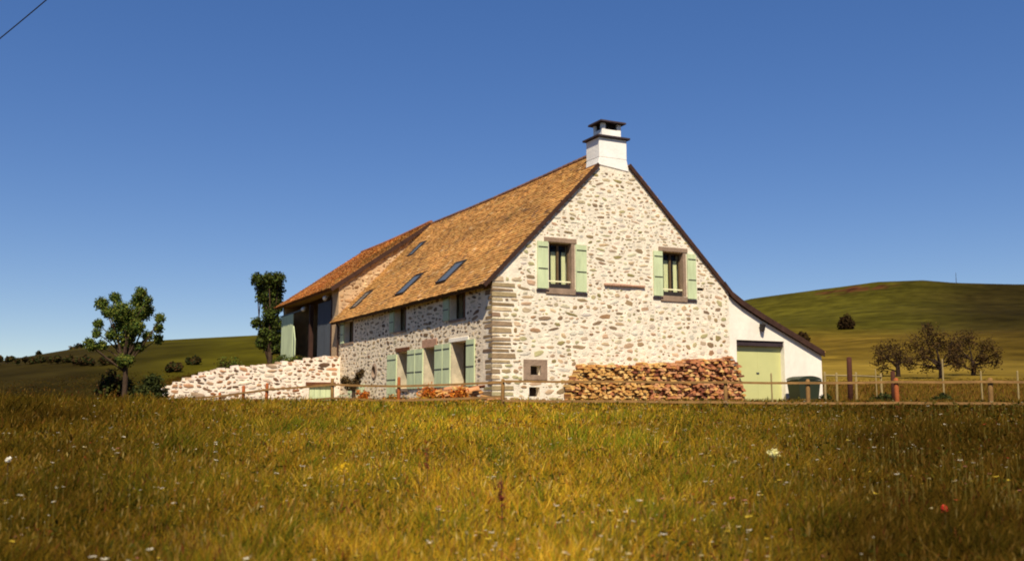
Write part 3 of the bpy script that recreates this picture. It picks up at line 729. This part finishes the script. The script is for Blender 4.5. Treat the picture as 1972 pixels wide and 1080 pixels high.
# tree by the ramp: crown outline measured clump by clump
k = 45/1885; raw = [(189, 597, 11), (212, 586, 9), (258, 578, 10), (250, 592, 12), (280, 593, 7), (303, 625, 8), (292, 641, 8), (287, 660, 8), (232, 613, 17), (262, 611, 14), (201, 612, 10), (187, 634, 8), (208, 640, 8), (189, 651, 8), (167, 668, 9), (194, 674, 9), (181, 675, 8), (240, 641, 18), (236, 664, 14), (262, 676, 8), (262, 641, 12), (250, 700, 8), (236, 700, 10), (222, 626, 12), (272, 608, 10), (215, 655, 9), (272, 655, 9), (240, 622, 14)]
cen = [((x-238)*k, random.uniform(-.5, .5), (775-y)*k+.1, r*k*1.25) for x, y, r in raw]
l1 = at(238, 45); l1.z = -.1
tree('broadleaf_tree', l1, cen, 2.0, .14, 'lone green tree with knobbly clumped crown left of the sloping white stone wall', n=21000, size=.052, cols=GREEN, fork=.6)
# columnar tree beside the barn
k = 66/1885; raw = [(493, 545, 11), (510, 542, 11), (528, 543, 12), (498, 560, 13), (520, 560, 15), (500, 578, 11), (520, 580, 13), (512, 595, 13), (528, 598, 9), (516, 612, 12), (492, 626, 9), (510, 630, 14), (530, 628, 12), (505, 645, 11), (522, 650, 15), (500, 663, 10), (518, 670, 14), (532, 672, 10)]
cen = [((x-515)*k, random.uniform(-.6, .6), (775-y)*k, r*k*1.22) for x, y, r in raw]
l2 = at(515, 66); cen = [(x, y, z-l2.z, r) for x, y, z, r in cen]
tree('columnar_tree', l2, cen, 4.5, .2, 'tall narrow dark green tree standing at the left end of the barn', n=19000, size=.085, cols=DGREEN+GREEN[:2], fork=.3)
def bush(name, loc, w, h, label, group=None, n=1500, cols=DGREEN, size=.08, d=None, cat='bush'):
    t = empty(name, loc, label, cat, group); cs = []
    for _ in range(9):
        a = random.uniform(0, 6.28); q = random.uniform(0, .75); rr = random.uniform(.2, .34)*min(w, h*1.4)
        cs.append((math.cos(a)*q*w/2, math.sin(a)*q*(d or w)/2, max(rr*.6, random.uniform(.15, .8)*h*(1-q*.5)), rr))
    b = MB()
    for c in cs: limb(b, (c[0]*.2, c[1]*.2, -.1), c[:3], .03*h, .01*h, .1, 3)
    b.build('stems', M['bark'], t); npmesh('foliage', M['leaf'], [leaves(cs, n, size, cols)], t)
    return t
def pxbush(px, ybase, r, wpx, hpx, label, **kw):
    k = r/1885; l = at(px, r); zb = (775-ybase)*k
    return bush('bush', l, wpx*k, hpx*k+max(0, zb-l.z), label, **kw)
pxbush(290, 775, 44.5, 80, 68, 'dark bushy shrub at the low left end of the white stone wall', n=3500, size=.07)
pxbush(216, 775, 47, 84, 66, 'dark undergrowth bush at the foot of the lone green tree', n=2500, cols=DGREEN+BROWN)
hb = [(20, 100, 90, 722), (70, 92, 80, 706), (118, 88, 76, 700), (160, 84, 70, 692), (205, 82, 60, 700), (330, 74, 40, 706), (372, 78, 26, 708), (-40, 98, 90, 722), (-110, 100, 90, 722)]
hl = ['dark scrub bush at the extreme left of the hedge below the left hill', 'dark hedge bush with a pointed tuft, second along the left hedge', 'dark hedge bush in the middle of the left hedge', 'taller dark hedge bush poking above the skyline just left of the lone tree', 'dark hedge bush directly behind the lone green tree', 'small dark bush on the slope above the white stone wall low end', 'little dark bush on the slope between the lone tree and the columnar tree', 'hedge bush beyond the left edge of the meadow', 'outermost hedge bush beyond the left edge of the meadow']
for (px, r, w, yt), lb in zip(hb, hl):
    l = at(px, r); k = r/1885; bush('bush', l, w*k*1.3, max(.6, (775-yt)*k-l.z), lb, group='hedge bushes along the left hillside', n=3500, cols=DGREEN+BROWN, size=.14)
for px, y, hgt, lb in ((145, 696, 17, 'rounded bush standing out on the left skyline'), (70, 706, 12, 'small pointed bush on the far left skyline'), (200, 690, 8, 'low bush on the skyline beside the lone tree crown')):
    l = at(px, 168); k = 168/1885; bush('bush', l, 34*k if px == 145 else 12*k, hgt*k*1.3, lb, group='bushes on the left skyline', n=900, cols=DGREEN+BROWN, size=.3)
for px, r, wpx, hpx, lb in ((1552, 95, 38, 34, 'round dark bush on the hillside just above the garage roof'), (1634, 215, 32, 20, 'oval dark bush alone on the middle of the right hillside')):
    l = at(px, r); k = r/1885
    yb = 775-l.z/k
    bush('bush', l, wpx*k, (hpx+(yb-(648 if px == 1552 else 634)))*k if yb > 640 else hpx*k, lb, n=2500, cols=[tuple(q*.5 for q in c) for c in BROWN], size=.16 if r < 100 else .3)
# sparse trees on the right
def raggedtree(px, r, cx, clumps, trunk_h, label, n, cols):
    k = r/1885; l = at(px, r); cen = [((x-px)*k, random.uniform(-1, 1), (775-y)*k-l.z-.45, rr*k*1.3) for x, y, rr in clumps]
    tree('field_tree', l, cen, trunk_h, .2, label, group='bare dark trees at the field edge', n=n, size=.075, cols=cols, twigs=9, fork=.5, bark='barkdk')
DB = BROWN
raggedtree(1732, 78, 0, [(1690, 690, 12), (1708, 668, 13), (1758, 690, 12), (1712, 702, 11), (1725, 663, 15), (1740, 672, 14), (1700, 684, 12), (1722, 682, 15), (1745, 688, 11)], 1.2, 'brown twiggy tree, leftmost of the three trees beyond the fence', 1500, BROWN)
raggedtree(1815, 74, 0, [(1768, 694, 12), (1846, 690, 13), (1800, 700, 12), (1780, 660, 15), (1800, 640, 17), (1820, 655, 17), (1800, 672, 17), (1838, 668, 15), (1778, 682, 13), (1826, 688, 13), (1805, 628, 8)], 1.1, 'largest dark tree with forked trunk beyond the fence on the right', 2900, DB)
raggedtree(1878, 80, 0, [(1852, 696, 12), (1880, 702, 13), (1920, 694, 11), (1858, 662, 16), (1880, 655, 18), (1900, 668, 14), (1868, 684, 15), (1892, 688, 13), (1912, 680, 9)], 1.1, 'dark rounded tree, rightmost of the three trees beyond the fence', 3100, DB)
for px, r, w, h, lb in ((1700, 36, 52, 16, 'low dark green shrub behind the fence next to the orange post'), (1815, 37, 58, 12, 'flat dark green shrub behind the fence below the trees'), (1590, 40, 26, 14, 'low weedy shrub at the right foot of the garage')):
    l = at(px, r); bush('bush', l, w*r/1885, h*r/1885+.15, lb, n=1300, cols=DGREEN, size=.05, d=.8)
pxbush(652, 690, 54, 26, 18, 'small weedy bush on the ramp before the barn doors', n=700, cols=GREEN, size=.06) if False else None
for i, (u, v, w, h, lb) in enumerate(((-1.4, 21.2, 1.2, .5, 'small green weed clump on the ramp in front of the blue grey barn door'), (-1.2, 26.2, 1.5, .8, 'green weed clump at the foot of the leaning pale barn door'), (-3.2, 29.5, 2.4, 1.1, 'dark shrub on the ramp below the columnar tree'))):
    q = P0+U*u+V*v+Z*(rtop(u)-.15); bush('bush', q, w, h, lb, n=800, cols=GREEN+BROWN[:1], size=.06, d=1.)
# small pollarded tree and rust coloured shrubs before the long wall
k = 37/1885; cen = [(-.32, 0, .98, .2), (-.18, .05, .82, .22), (.22, 0, 1.2, .2), (.1, 0, .95, .2), (0, 0, .75, .2), (.32, 0, 1.32, .12)]
l = at(680, 37.5); l.z = -.15
tree('pollard_tree', l, cen, .85, .1, 'small stubby pollarded tree behind the fence in front of the long wall', n=1500, size=.045, cols=[lin(84, 66, 38), lin(96, 76, 42), lin(70, 52, 32)], fork=.7)
RUST = [lin(200, 110, 36), lin(186, 92, 32), lin(206, 134, 48), lin(160, 92, 40)]
for u, v, w, h, lb, cc in ((-1.9, 1.2, 1.5, .85, 'rust orange shrub growing over the low firewood heap', RUST), (-2.0, -1.9, .8, .8, 'narrow rust orange shrub at the corner of the farmhouse', RUST), (-1.9, 8.6, .7, .95, 'orange flowering plant before the leftmost ground floor shutter', RUST), (-2.2, 3.6, 1.3, .6, 'yellowish dry shrub at the left end of the firewood heap', RUST[2:]+GREEN[3:])):
    q = P0+U*u+V*v+Z*(-.1); bush('shrub', q, w, h, lb, n=900, cols=cc, size=.045, d=.5, cat='shrub')

# garden bench in front of the long wall
gb = empty('garden_bench', P0+U*(-.7)+V*13.6+Z*(-.1), 'pale green wooden garden bench under the round window', 'bench', rz=HROT)
f = MB()
for k in range(3): f.box(-.35+k*.13, -.35+k*.13+.11, -1.2, 1.2, .42, .46)
f.build('seat', M['greenp'], gb)
f = MB()
for k in range(3): f.box(.1, .13, -1.2, 1.2, .55+k*.14, .55+k*.14+.11)
f.build('backrest', M['greenp'], gb)
for y in (-1.1, 1.04):
    f = MB(); f.box(-.34, -.28, y, y+.06, 0, .418); f.build('leg', M['greenp'], gb)
    f = MB(); f.box(.132, .18, y, y+.06, 0, .96); f.build('leg', M['greenp'], gb)

# dustbin
bn = empty('wheelie_bin', P0+U*13.45+V*(-.9)+Z*(-.08), 'dark green wheeled rubbish container with domed lid beside the garage door', 'bin', rz=HROT-R(6))
f = MB(); f.hexa([(-.44, -.34, .16), (.44, -.34, .16), (.44, .34, .16), (-.44, .34, .16), (-.53, -.4, .98), (.53, -.4, .98), (.53, .4, .98), (-.53, .4, .98)]); f.box(-.56, .56, -.43, -.4, .9, .98); f.build('body', M['bin'], bn, bevel=.03)
f = MB(); pts = []; n = 10; prof = [(-.56+1.12*i/n, .99+.15*math.sin(math.pi*i/n)**.6) for i in range(n+1)]
vs = [(x, -.45, z) for x, z in prof]+[(x, .43, z) for x, z in prof]; fs = [(i, i+1, n+2+i, n+1+i) for i in range(n)]+[tuple(range(n, -1, -1)), tuple(range(n+1, 2*n+2)), (0, n+1, 2*n+1, n)]
f.add(vs, fs); f.build('lid', M['bin'], bn, smooth=False)
for x in (-.38, .38):
    for y in (-.26, .26):
        f = MB(); f.tube([(x-.025, y, .09), (x+.025, y, .09)], .09, 12); f.build('wheel', M['iron'], bn)

# ------------------------------------------------------------------ fences
def post(mb, p, h, w, top=True):
    a = random.uniform(0, .4); lx = random.uniform(-.02, .02)
    mb.tube([p+Z*(-.3), p+Z*h*.5+Vector((lx, 0, 0)), p+Z*h+Vector((lx*1.5, 0, 0)), p+Z*(h+.03)+Vector((lx*1.5, 0, 0))], [w, w*.97, w*.93, w*.5], 8, jag=.05)
def fence(name, pts, label, group, rails, mats, railmat='rail', pr=.06, skipmid=()):
    """pts: (px, r, y of post top, y of top rail)"""
    t = empty(name, at(pts[0][0], pts[0][1]), label, 'fence', group); inv = -t.location
    P = []
    for i, (px, r, yt, yr) in enumerate(pts):
        l = at(px, r); k = r/1885; zt = (775-yt)*k; zr = (775-yr)*k
        P.append((l, zr))
        if mats[i]:
            b = MB(); post(b, l+inv, zt-l.z, pr*random.uniform(.9, 1.15)); b.build('post', M[mats[i]], t, smooth=True)
    for dz in rails:
        for (a, za), (c, zc) in zip(P[:-1], P[1:]):
            b = MB(); q0 = Vector((a.x, a.y, za-dz))+inv; q1 = Vector((c.x, c.y, zc-dz))+inv
            back = Vector((q0.x-inv.x, q0.y-inv.y, 0)).normalized()*-.075
            d = (q1-q0); s1 = d.cross(Z).normalized()*.02
            mid = q0.lerp(q1, .5)-Z*.012; hh = Z*.032
            for e0, e1 in ((q0, mid), (mid, q1)):
                e0 = e0+back; e1 = e1+back
                b.hexa([e0-s1-hh, e1-s1-hh, e1+s1-hh, e0+s1-hh, e0-s1+hh, e1-s1+hh, e1+s1+hh, e0+s1+hh])
            b.build('rail', M[railmat], t)
    return t
fence('rail_fence', [(968, 28.5, 731, 734), (1183, 28.5, 733, 735), (1397, 28.5, 733, 737), (1556, 28.5, 734, 739), (1728, 28.5, 733, 738), (1908, 28.5, 734, 739), (2090, 28.5, 736, 741), (2290, 28.5, 738, 743)],
      'two rail wooden pasture fence running right from the house corner past the garage', 'wooden fences round the meadow', (0, .56), ['rail', None, 'rail', 'rail', 'postor', 'rail', 'rail', 'rail'])
fence('rail_fence', [(968, 28.6, 731, 736), (768, 29.5, 728, 744), (640, 31, 731, 741), (512, 33, 740, 751), (468, 34, 745, 757), (424, 35, 758, 763), (330, 36, 764, 769)],
      'weathered wooden fence dropping away leftwards in front of the white stone wall', 'wooden fences round the meadow', (0, .42), [None, 'postor', 'rail', 'postor', 'postor', 'postor', 'rail'], pr=.055)
gp = [(1638, 33, 694, .09, 'thick dark gate post behind the fence, taller of the two gate posts'), (1722, 34, 720, .08, 'short dark gate post just right of the orange fence post')]
for px, r, yt, w, lb in gp:
    l = at(px, r); b = MB(); post(b, Vector((0, 0, 0)), (775-yt)*r/1885-l.z, w); o = b.build('gate_post', M['postdk'], None, smooth=True); o.location = l; tag(o, lb, 'gate post', 'dark gate posts behind the fence')
for px, r, yt, w, lb in ((1488, 28.9, 722, .025, 'thin stake leaning on the fence in front of the garage door'), (1612, 33, 722, .04, 'pale stake just right of the garage corner'), (1690, 36, 716, .02, 'thin pale stake between the two dark gate posts'), (1819, 37, 700, .03, 'pale stake in front of the forked dark tree'), (1893, 37, 722, .03, 'short pale stake left of the last fence post'), (1962, 37, 722, .03, 'short pale stake at the right edge of the photo')):
    l = at(px, r); b = MB(); post(b, Vector((0, 0, 0)), (775-yt)*r/1885-l.z, w); o = b.build('stake', M['stake'], None); o.location = l; tag(o, lb, 'stake', 'thin stakes behind the fence')
ft = empty('pasture_fence', at(1600, 38), 'low weathered rail fence along the yellow field beyond the garage', 'fence'); inv = -ft.location
pp = [at(1590, 37), at(1650, 38), at(1700, 40)]
for a in pp:
    b = MB(); post(b, a+inv, 1.15, .045); b.build('post', M['stake'], ft)
for a, c in zip(pp[:-1], pp[1:]):
    b = MB(); b.tube([a+inv+Z*1.05, c+inv+Z*1.05], .035, 6); b.build('rail', M['stake'], ft)
# mast on the hill and overhead cable
l = at(1855, 398); b = MB(); b.tube([(0, 0, -.5), (0, 0, 4.2)], [.12, .06], 6); o = b.build('mast', M['iron'], None); o.location = l; tag(o, 'thin mast on the skyline of the right hill', 'mast')
b = MB(); a0 = Vector((-14.81, 26.00, 9.55)); a1 = Vector((-11.64, 24.00, 10.67)); pts = []
for i in range(21):
    t = -1.5+4*i/20; p = a0.lerp(a1, t); p.z += .02*(2*t-1)**2; pts.append(p)
b.tube(pts, .016, 6); o = b.build('overhead_cable', M['iron'], None); tag(o, 'thin dark overhead cable crossing the top left corner of the sky', 'cable')

# ------------------------------------------------------------------ meadow
def meadow():
    N = 470000
    azm = R(40)
    u1 = rng.uniform(0, 1, N)
    r = 3.2*(30.5/3.2)**(u1**.82)
    az = rng.uniform(-azm, azm, N)
    x = r*np.sin(az); y = r*np.cos(az)
    z = -1.6+1.2*(r/26); z = np.where(r > 26, -.4+.33*np.minimum(1, (r-26)/5), z)
    cl = np.array([noise.noise(Vector((a*.33, b*.33, 0))) for a, b in zip(x, y)])
    cl2 = np.array([noise.noise(Vector((a*1.3, b*1.3, 7))) for a, b in zip(x, y)])
    cl3 = np.array([noise.noise(Vector((a*.11, b*.11, 13))) for a, b in zip(x, y)])
    h = (.28+.12*cl+.20*cl2)*rng.uniform(.55, 1.25, N)
    leftb = np.clip((-az-.18)/.25, 0, 1)*np.clip((r-14)/8, 0, 1); h *= 1+.55*leftb
    rightb = np.clip((az-.02)/.1, 0, 1)*np.clip((r-20)/6, 0, 1); h *= 1-.25*rightb
    h = np.where(r > 24, h*(1-.25*np.clip((r-24)/6, 0, 1)), h)
    wd = (.0013+.00034*r)*rng.uniform(.7, 1.4, N)
    ph = rng.uniform(0, 2*np.pi, N); lean = rng.uniform(.05, .9, N)*h
    dx, dy = np.cos(ph)*lean+h*.12, np.sin(ph)*lean
    fa = rng.uniform(0, np.pi, N)*.0+rng.normal(0, .6, N)
    wx, wy = np.cos(fa+0)*wd, np.sin(fa)*wd
    b = np.stack([x, y, z], 1)
    W_ = np.stack([wx, wy, wx*0], 1)
    m = b+np.stack([dx*.35, dy*.35, h*.6], 1); tip = b+np.stack([dx, dy, h], 1)
    vs = np.stack([b-W_, b+W_, m+W_*.8, m-W_*.8, tip], 1)
    pal = np.array([lin(150, 116, 30), lin(134, 106, 26), lin(120, 102, 24), lin(90, 92, 24), lin(176, 142, 60), lin(130, 84, 30), lin(66, 74, 22)])
    pw = np.array([.24, .2, .18, .14, .08, .1, .06]); ci = rng.choice(len(pal), N, p=pw)
    cl4 = np.array([noise.noise(Vector((a*2.6, b*2.6, 31))) for a, b in zip(x, y)])
    ci = np.where((cl4+.4*cl2 > .28) & (rng.uniform(size=N) < .7), rng.choice([0, 4, 5], N), ci); ci = np.where((cl4-.4*cl2 < -.3) & (rng.uniform(size=N) < .7), rng.choice([3, 6], N), ci)
    green = (cl+.5*cl2+.15*rng.normal(size=N)) > .38; ci = np.where(green & (rng.uniform(size=N) < .6), 3, ci)
    az0 = x/np.maximum(y, 1); edge = np.clip((az0-.05)/.34, 0, 1)*.92+np.clip((-az0-.08)/.36, 0, 1)*.85; edge = np.clip(edge*(1+.35*cl3+.3*cl), 0, .92)  # vignette painted into the grass colour: browner and darker towards both sides
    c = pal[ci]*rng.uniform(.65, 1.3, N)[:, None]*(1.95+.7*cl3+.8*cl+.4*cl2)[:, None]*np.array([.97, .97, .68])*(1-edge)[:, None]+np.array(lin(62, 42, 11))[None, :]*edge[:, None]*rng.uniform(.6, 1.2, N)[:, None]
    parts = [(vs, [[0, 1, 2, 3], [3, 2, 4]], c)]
    # seed heads
    sel = rng.choice(N, 22000, replace=False); tp = tip[sel]; n = len(sel); ww = wd[sel]*1.25; hh = rng.uniform(.03, .08, n)
    H = np.stack([np.zeros(n)+rng.normal(0, .02, n), rng.normal(0, .02, n), hh], 1); Wv = np.stack([ww, ww*0, ww*0], 1)
    q = np.stack([tp-H*.2, tp+H*.4+Wv, tp+H, tp+H*.4-Wv], 1)
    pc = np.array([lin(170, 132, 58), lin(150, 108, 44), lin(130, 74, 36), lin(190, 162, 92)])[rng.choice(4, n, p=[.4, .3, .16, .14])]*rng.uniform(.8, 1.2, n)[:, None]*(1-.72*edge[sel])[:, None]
    parts.append((q, [[0, 1, 2, 3]], pc))
    # broad herb leaves low in the sward
    sel = rng.choice(N, 60000, replace=False); n = len(sel); p = b[sel]+np.stack([rng.normal(0, .05, n), rng.normal(0, .05, n), rng.uniform(.05, .28, n)], 1)
    s = (.008+.0008*r[sel])*rng.uniform(.6, 1.5, n); a = rng.normal(size=(n, 3)); a /= np.linalg.norm(a, axis=1)[:, None]; bb = np.cross(a, rng.normal(size=(n, 3))); bb /= np.linalg.norm(bb, axis=1)[:, None]
    q = np.stack([p-a*s[:, None]*1.6, p-bb*s[:, None]*.6, p+a*s[:, None]*1.6, p+bb*s[:, None]*.6], 1)
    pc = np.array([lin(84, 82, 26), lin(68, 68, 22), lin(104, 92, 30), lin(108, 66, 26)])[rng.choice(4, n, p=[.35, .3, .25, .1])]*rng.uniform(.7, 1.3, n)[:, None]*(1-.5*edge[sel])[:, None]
    parts.append((q, [[0, 1, 2, 3]], pc))
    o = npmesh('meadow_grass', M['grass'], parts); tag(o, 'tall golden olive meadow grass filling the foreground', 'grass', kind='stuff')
    # flowers
    nf = 3400; r2 = 4*(30/4)**(rng.uniform(0, 1, nf)**.8); a2 = rng.uniform(-azm, azm, nf); X = r2*np.sin(a2); Y = r2*np.cos(a2)
    keep = np.array([noise.noise(Vector((i*.5, j*.5, 21))) > -.12 for i, j in zip(X, Y)]); X = X[keep]; Y = Y[keep]; r2 = r2[keep]; nf = len(X)
    Zb = -1.6+1.2*(np.minimum(r2, 26)/26); hf = rng.uniform(.28, .5, nf); s = (rng.uniform(0, 1, nf)**3*.014+.006)*(1+r2*.022)
    cp = np.array([lin(238, 226, 196), lin(232, 196, 60), lin(206, 130, 110), lin(190, 70, 40), lin(226, 206, 150)]); fcx = cp[rng.choice(5, nf, p=[.44, .22, .09, .05, .2])]
    parts = []
    for kk in range(6):     # six petals around a raised centre
        a = kk*math.pi/3; b_ = a+math.pi/3.4
        c0 = np.stack([X, Y, Zb+hf], 1); tlt = rng.normal(0, .3, (nf, 1))
        p1 = c0+np.stack([np.cos(a)*s, np.sin(a)*s, s*.35+np.cos(a)*s*tlt[:, 0]], 1); p2 = c0+np.stack([np.cos(b_)*s, np.sin(b_)*s, s*.35+np.cos(b_)*s*tlt[:, 0]], 1)
        pm = c0+np.stack([np.cos((a+b_)/2)*s*1.2, np.sin((a+b_)/2)*s*1.2, s*.2], 1)
        parts.append((np.stack([c0, p1, pm, p2], 1), [[0, 1, 2, 3]], fcx))
    st0 = np.stack([X, Y, Zb], 1); st1 = np.stack([X, Y, Zb+hf], 1); w_ = np.zeros((nf, 3)); w_[:, 0] = .0014+.00015*r2
    parts.append((np.stack([st0-w_, st0+w_, st1+w_, st1-w_], 1), [[0, 1, 2, 3]], np.tile(np.array(lin(96, 82, 26)), (nf, 1))))
    o = npmesh('wildflowers', M['petal'], parts); tag(o, 'small white, yellow and pink wildflowers scattered in the meadow', 'flowers', kind='stuff')
meadow()
# rough grass near the house and on the ramp
def roughgrass():
    P = []; n = 90000
    px = rng.uniform(-300, 2350, n); r = 29.5+46*rng.uniform(0, 1, n)**1.3
    az = np.arctan2(px-986, 1885); x = r*np.sin(az); y = r*np.cos(az)
    z = np.array([gz(a, b) for a, b in zip(x, y)])
    dx = x-P0.x; dy = y-P0.y; uu = dx*U.x+dy*U.y; vv = dx*V.x+dy*V.y
    onr = (uu > -10.2) & (uu < -.1) & (vv > 18.6) & (vv < 31)
    z = np.where(onr, np.interp(uu, rx, rz_)-.12, z)
    ok = ~((uu > -.15) & (uu < 15.6) & (vv > -.7)) & ~((uu > -10.4) & (uu < 0) & (vv > 17.9) & (vv < 18.6))
    x, y, z, r = x[ok], y[ok], z[ok], r[ok]; n = len(x)
    h = rng.uniform(.08, .24, n)*np.clip((78-r)/22, .05, 1); wd = rng.uniform(.006, .016, n)*r/30; b = np.stack([x, y, z], 1); W_ = np.stack([wd, wd*0, wd*0], 1)
    tip = b+np.stack([rng.normal(0, .07, n), rng.normal(0, .07, n), h], 1)
    pal = np.array([lin(112, 86, 26), lin(98, 80, 24), lin(84, 74, 22), lin(128, 96, 38), lin(98, 60, 24)]); c = pal[rng.choice(5, n)]*rng.uniform(.7, 1.2, n)[:, None]*(1-.5*np.clip((-x-9)/8, 0, 1))[:, None]  # blades darkened leftwards to carry on the vignette painted on the ground
    o = npmesh('rough_grass', M['grass'], [(np.stack([b-W_, b+W_, tip], 1), [[0, 1, 2]], c)]); tag(o, 'short rough grass around the farmhouse and behind the fences', 'grass', kind='stuff')
roughgrass()
# a few large single plants in the meadow
def stalk(px, py, r, h, label, name, cols, spread, n, size, cat):
    az = px2az(px); x, y = r*math.sin(az), r*math.cos(az); t = empty(name, (x, y, gz(x, y)), label, cat)
    b = MB(); b.tube([(0, 0, 0), (.01, 0, h*.5), (0, 0, h)], [.006, .005, .003], 5); b.build('stem', M['bark'], t)
    cs = [(random.gauss(0, spread*.15), random.gauss(0, spread*.15), h+random.uniform(-.2, .2)*spread if cat != 'dock' else h*random.uniform(.6, 1.05), spread*.5) for _ in range(9)]
    npmesh('flower_head', M['petal'], [leaves(cs, n, size, cols)], t)
stalk(965, 1045, 8.2, .62, 'dark red brown dock stalk in the centre foreground grass', 'dock_plant', [lin(92, 36, 22), lin(120, 50, 30)], .06, 260, .009, 'dock')
stalk(823, 955, 10.5, .6, 'slim rusty dock stalk left of the centre foreground', 'dock_plant', [lin(122, 62, 30), lin(140, 74, 36)], .05, 200, .009, 'dock')
stalk(1808, 1018, 8.4, .40, 'single red poppy in the lower right grass', 'poppy', [lin(200, 60, 40), lin(180, 44, 34)], .035, 60, .02, 'poppy')
stalk(1485, 925, 11.5, .5, 'broad creamy white flower umbel right of centre in the grass', 'umbel_flower', [lin(226, 214, 130), lin(236, 228, 170)], .11, 160, .012, 'flower')
stalk(22, 897, 11.5, .48, 'single white flower at the left edge of the meadow', 'umbel_flower', [lin(240, 232, 210)], .05, 60, .014, 'flower')
stalk(665, 945, 10.5, .45, 'bright yellow flower cluster left of centre in the grass', 'umbel_flower', [lin(226, 180, 30)], .14, 90, .011, 'flower')

# ------------------------------------------------------------------ light, sky, camera
sv = (U*(-.40)-V*.80+Z*1.08).normalized(); el = math.asin(sv.z); azs = math.atan2(sv.x, sv.y)
sun = bpy.data.lights.new('sun', 'SUN'); sun.energy = 5.0; sun.angle = R(.5); sun.color = (1, .90, .74)
so = bpy.data.objects.new('sun', sun); C.objects.link(so); so.rotation_euler = sv.to_track_quat('Z', 'Y').to_euler(); so.location = (0, -10, 20)
w = bpy.data.worlds.new('World'); S.world = w; w.use_nodes = True; nt = w.node_tree; N = nt.nodes
sk = N.new('ShaderNodeTexSky'); sk.sky_type = 'NISHITA'; sk.sun_disc = False; sk.sun_elevation = el; sk.sun_rotation = azs
sk.air_density = 1.0; sk.dust_density = .05; sk.ozone_density = 2.0; sk.altitude = 2000
hs = N.new('ShaderNodeHueSaturation'); hs.inputs['Saturation'].default_value = 1.58; hs.inputs['Hue'].default_value = .517
gm = N.new('ShaderNodeGamma'); gm.inputs['Gamma'].default_value = .66; nt.links.new(sk.outputs[0], gm.inputs['Color']); nt.links.new(gm.outputs[0], hs.inputs['Color']); nt.links.new(hs.outputs[0], N['Background'].inputs['Color']); N['Background'].inputs['Strength'].default_value = .14
cam = bpy.data.cameras.new('camera'); co = bpy.data.objects.new('camera', cam); C.objects.link(co); S.camera = co
co.location = (0, 0, 0); co.rotation_euler = (math.pi/2+PITCH, 0, 0)
cam.sensor_width = 36; cam.lens = 1870/1972*36; cam.clip_start = .1; cam.clip_end = 8000
cam.dof.use_dof = True; cam.dof.focus_distance = 34; cam.dof.aperture_fstop = 1.7
S.view_settings.view_transform = 'Standard'; S.view_settings.look = 'None'; S.view_settings.exposure = .36; S.view_settings.gamma = 1
S.render.resolution_x = 1024; S.render.resolution_y = 560
S.cycles.filter_width = 1.9
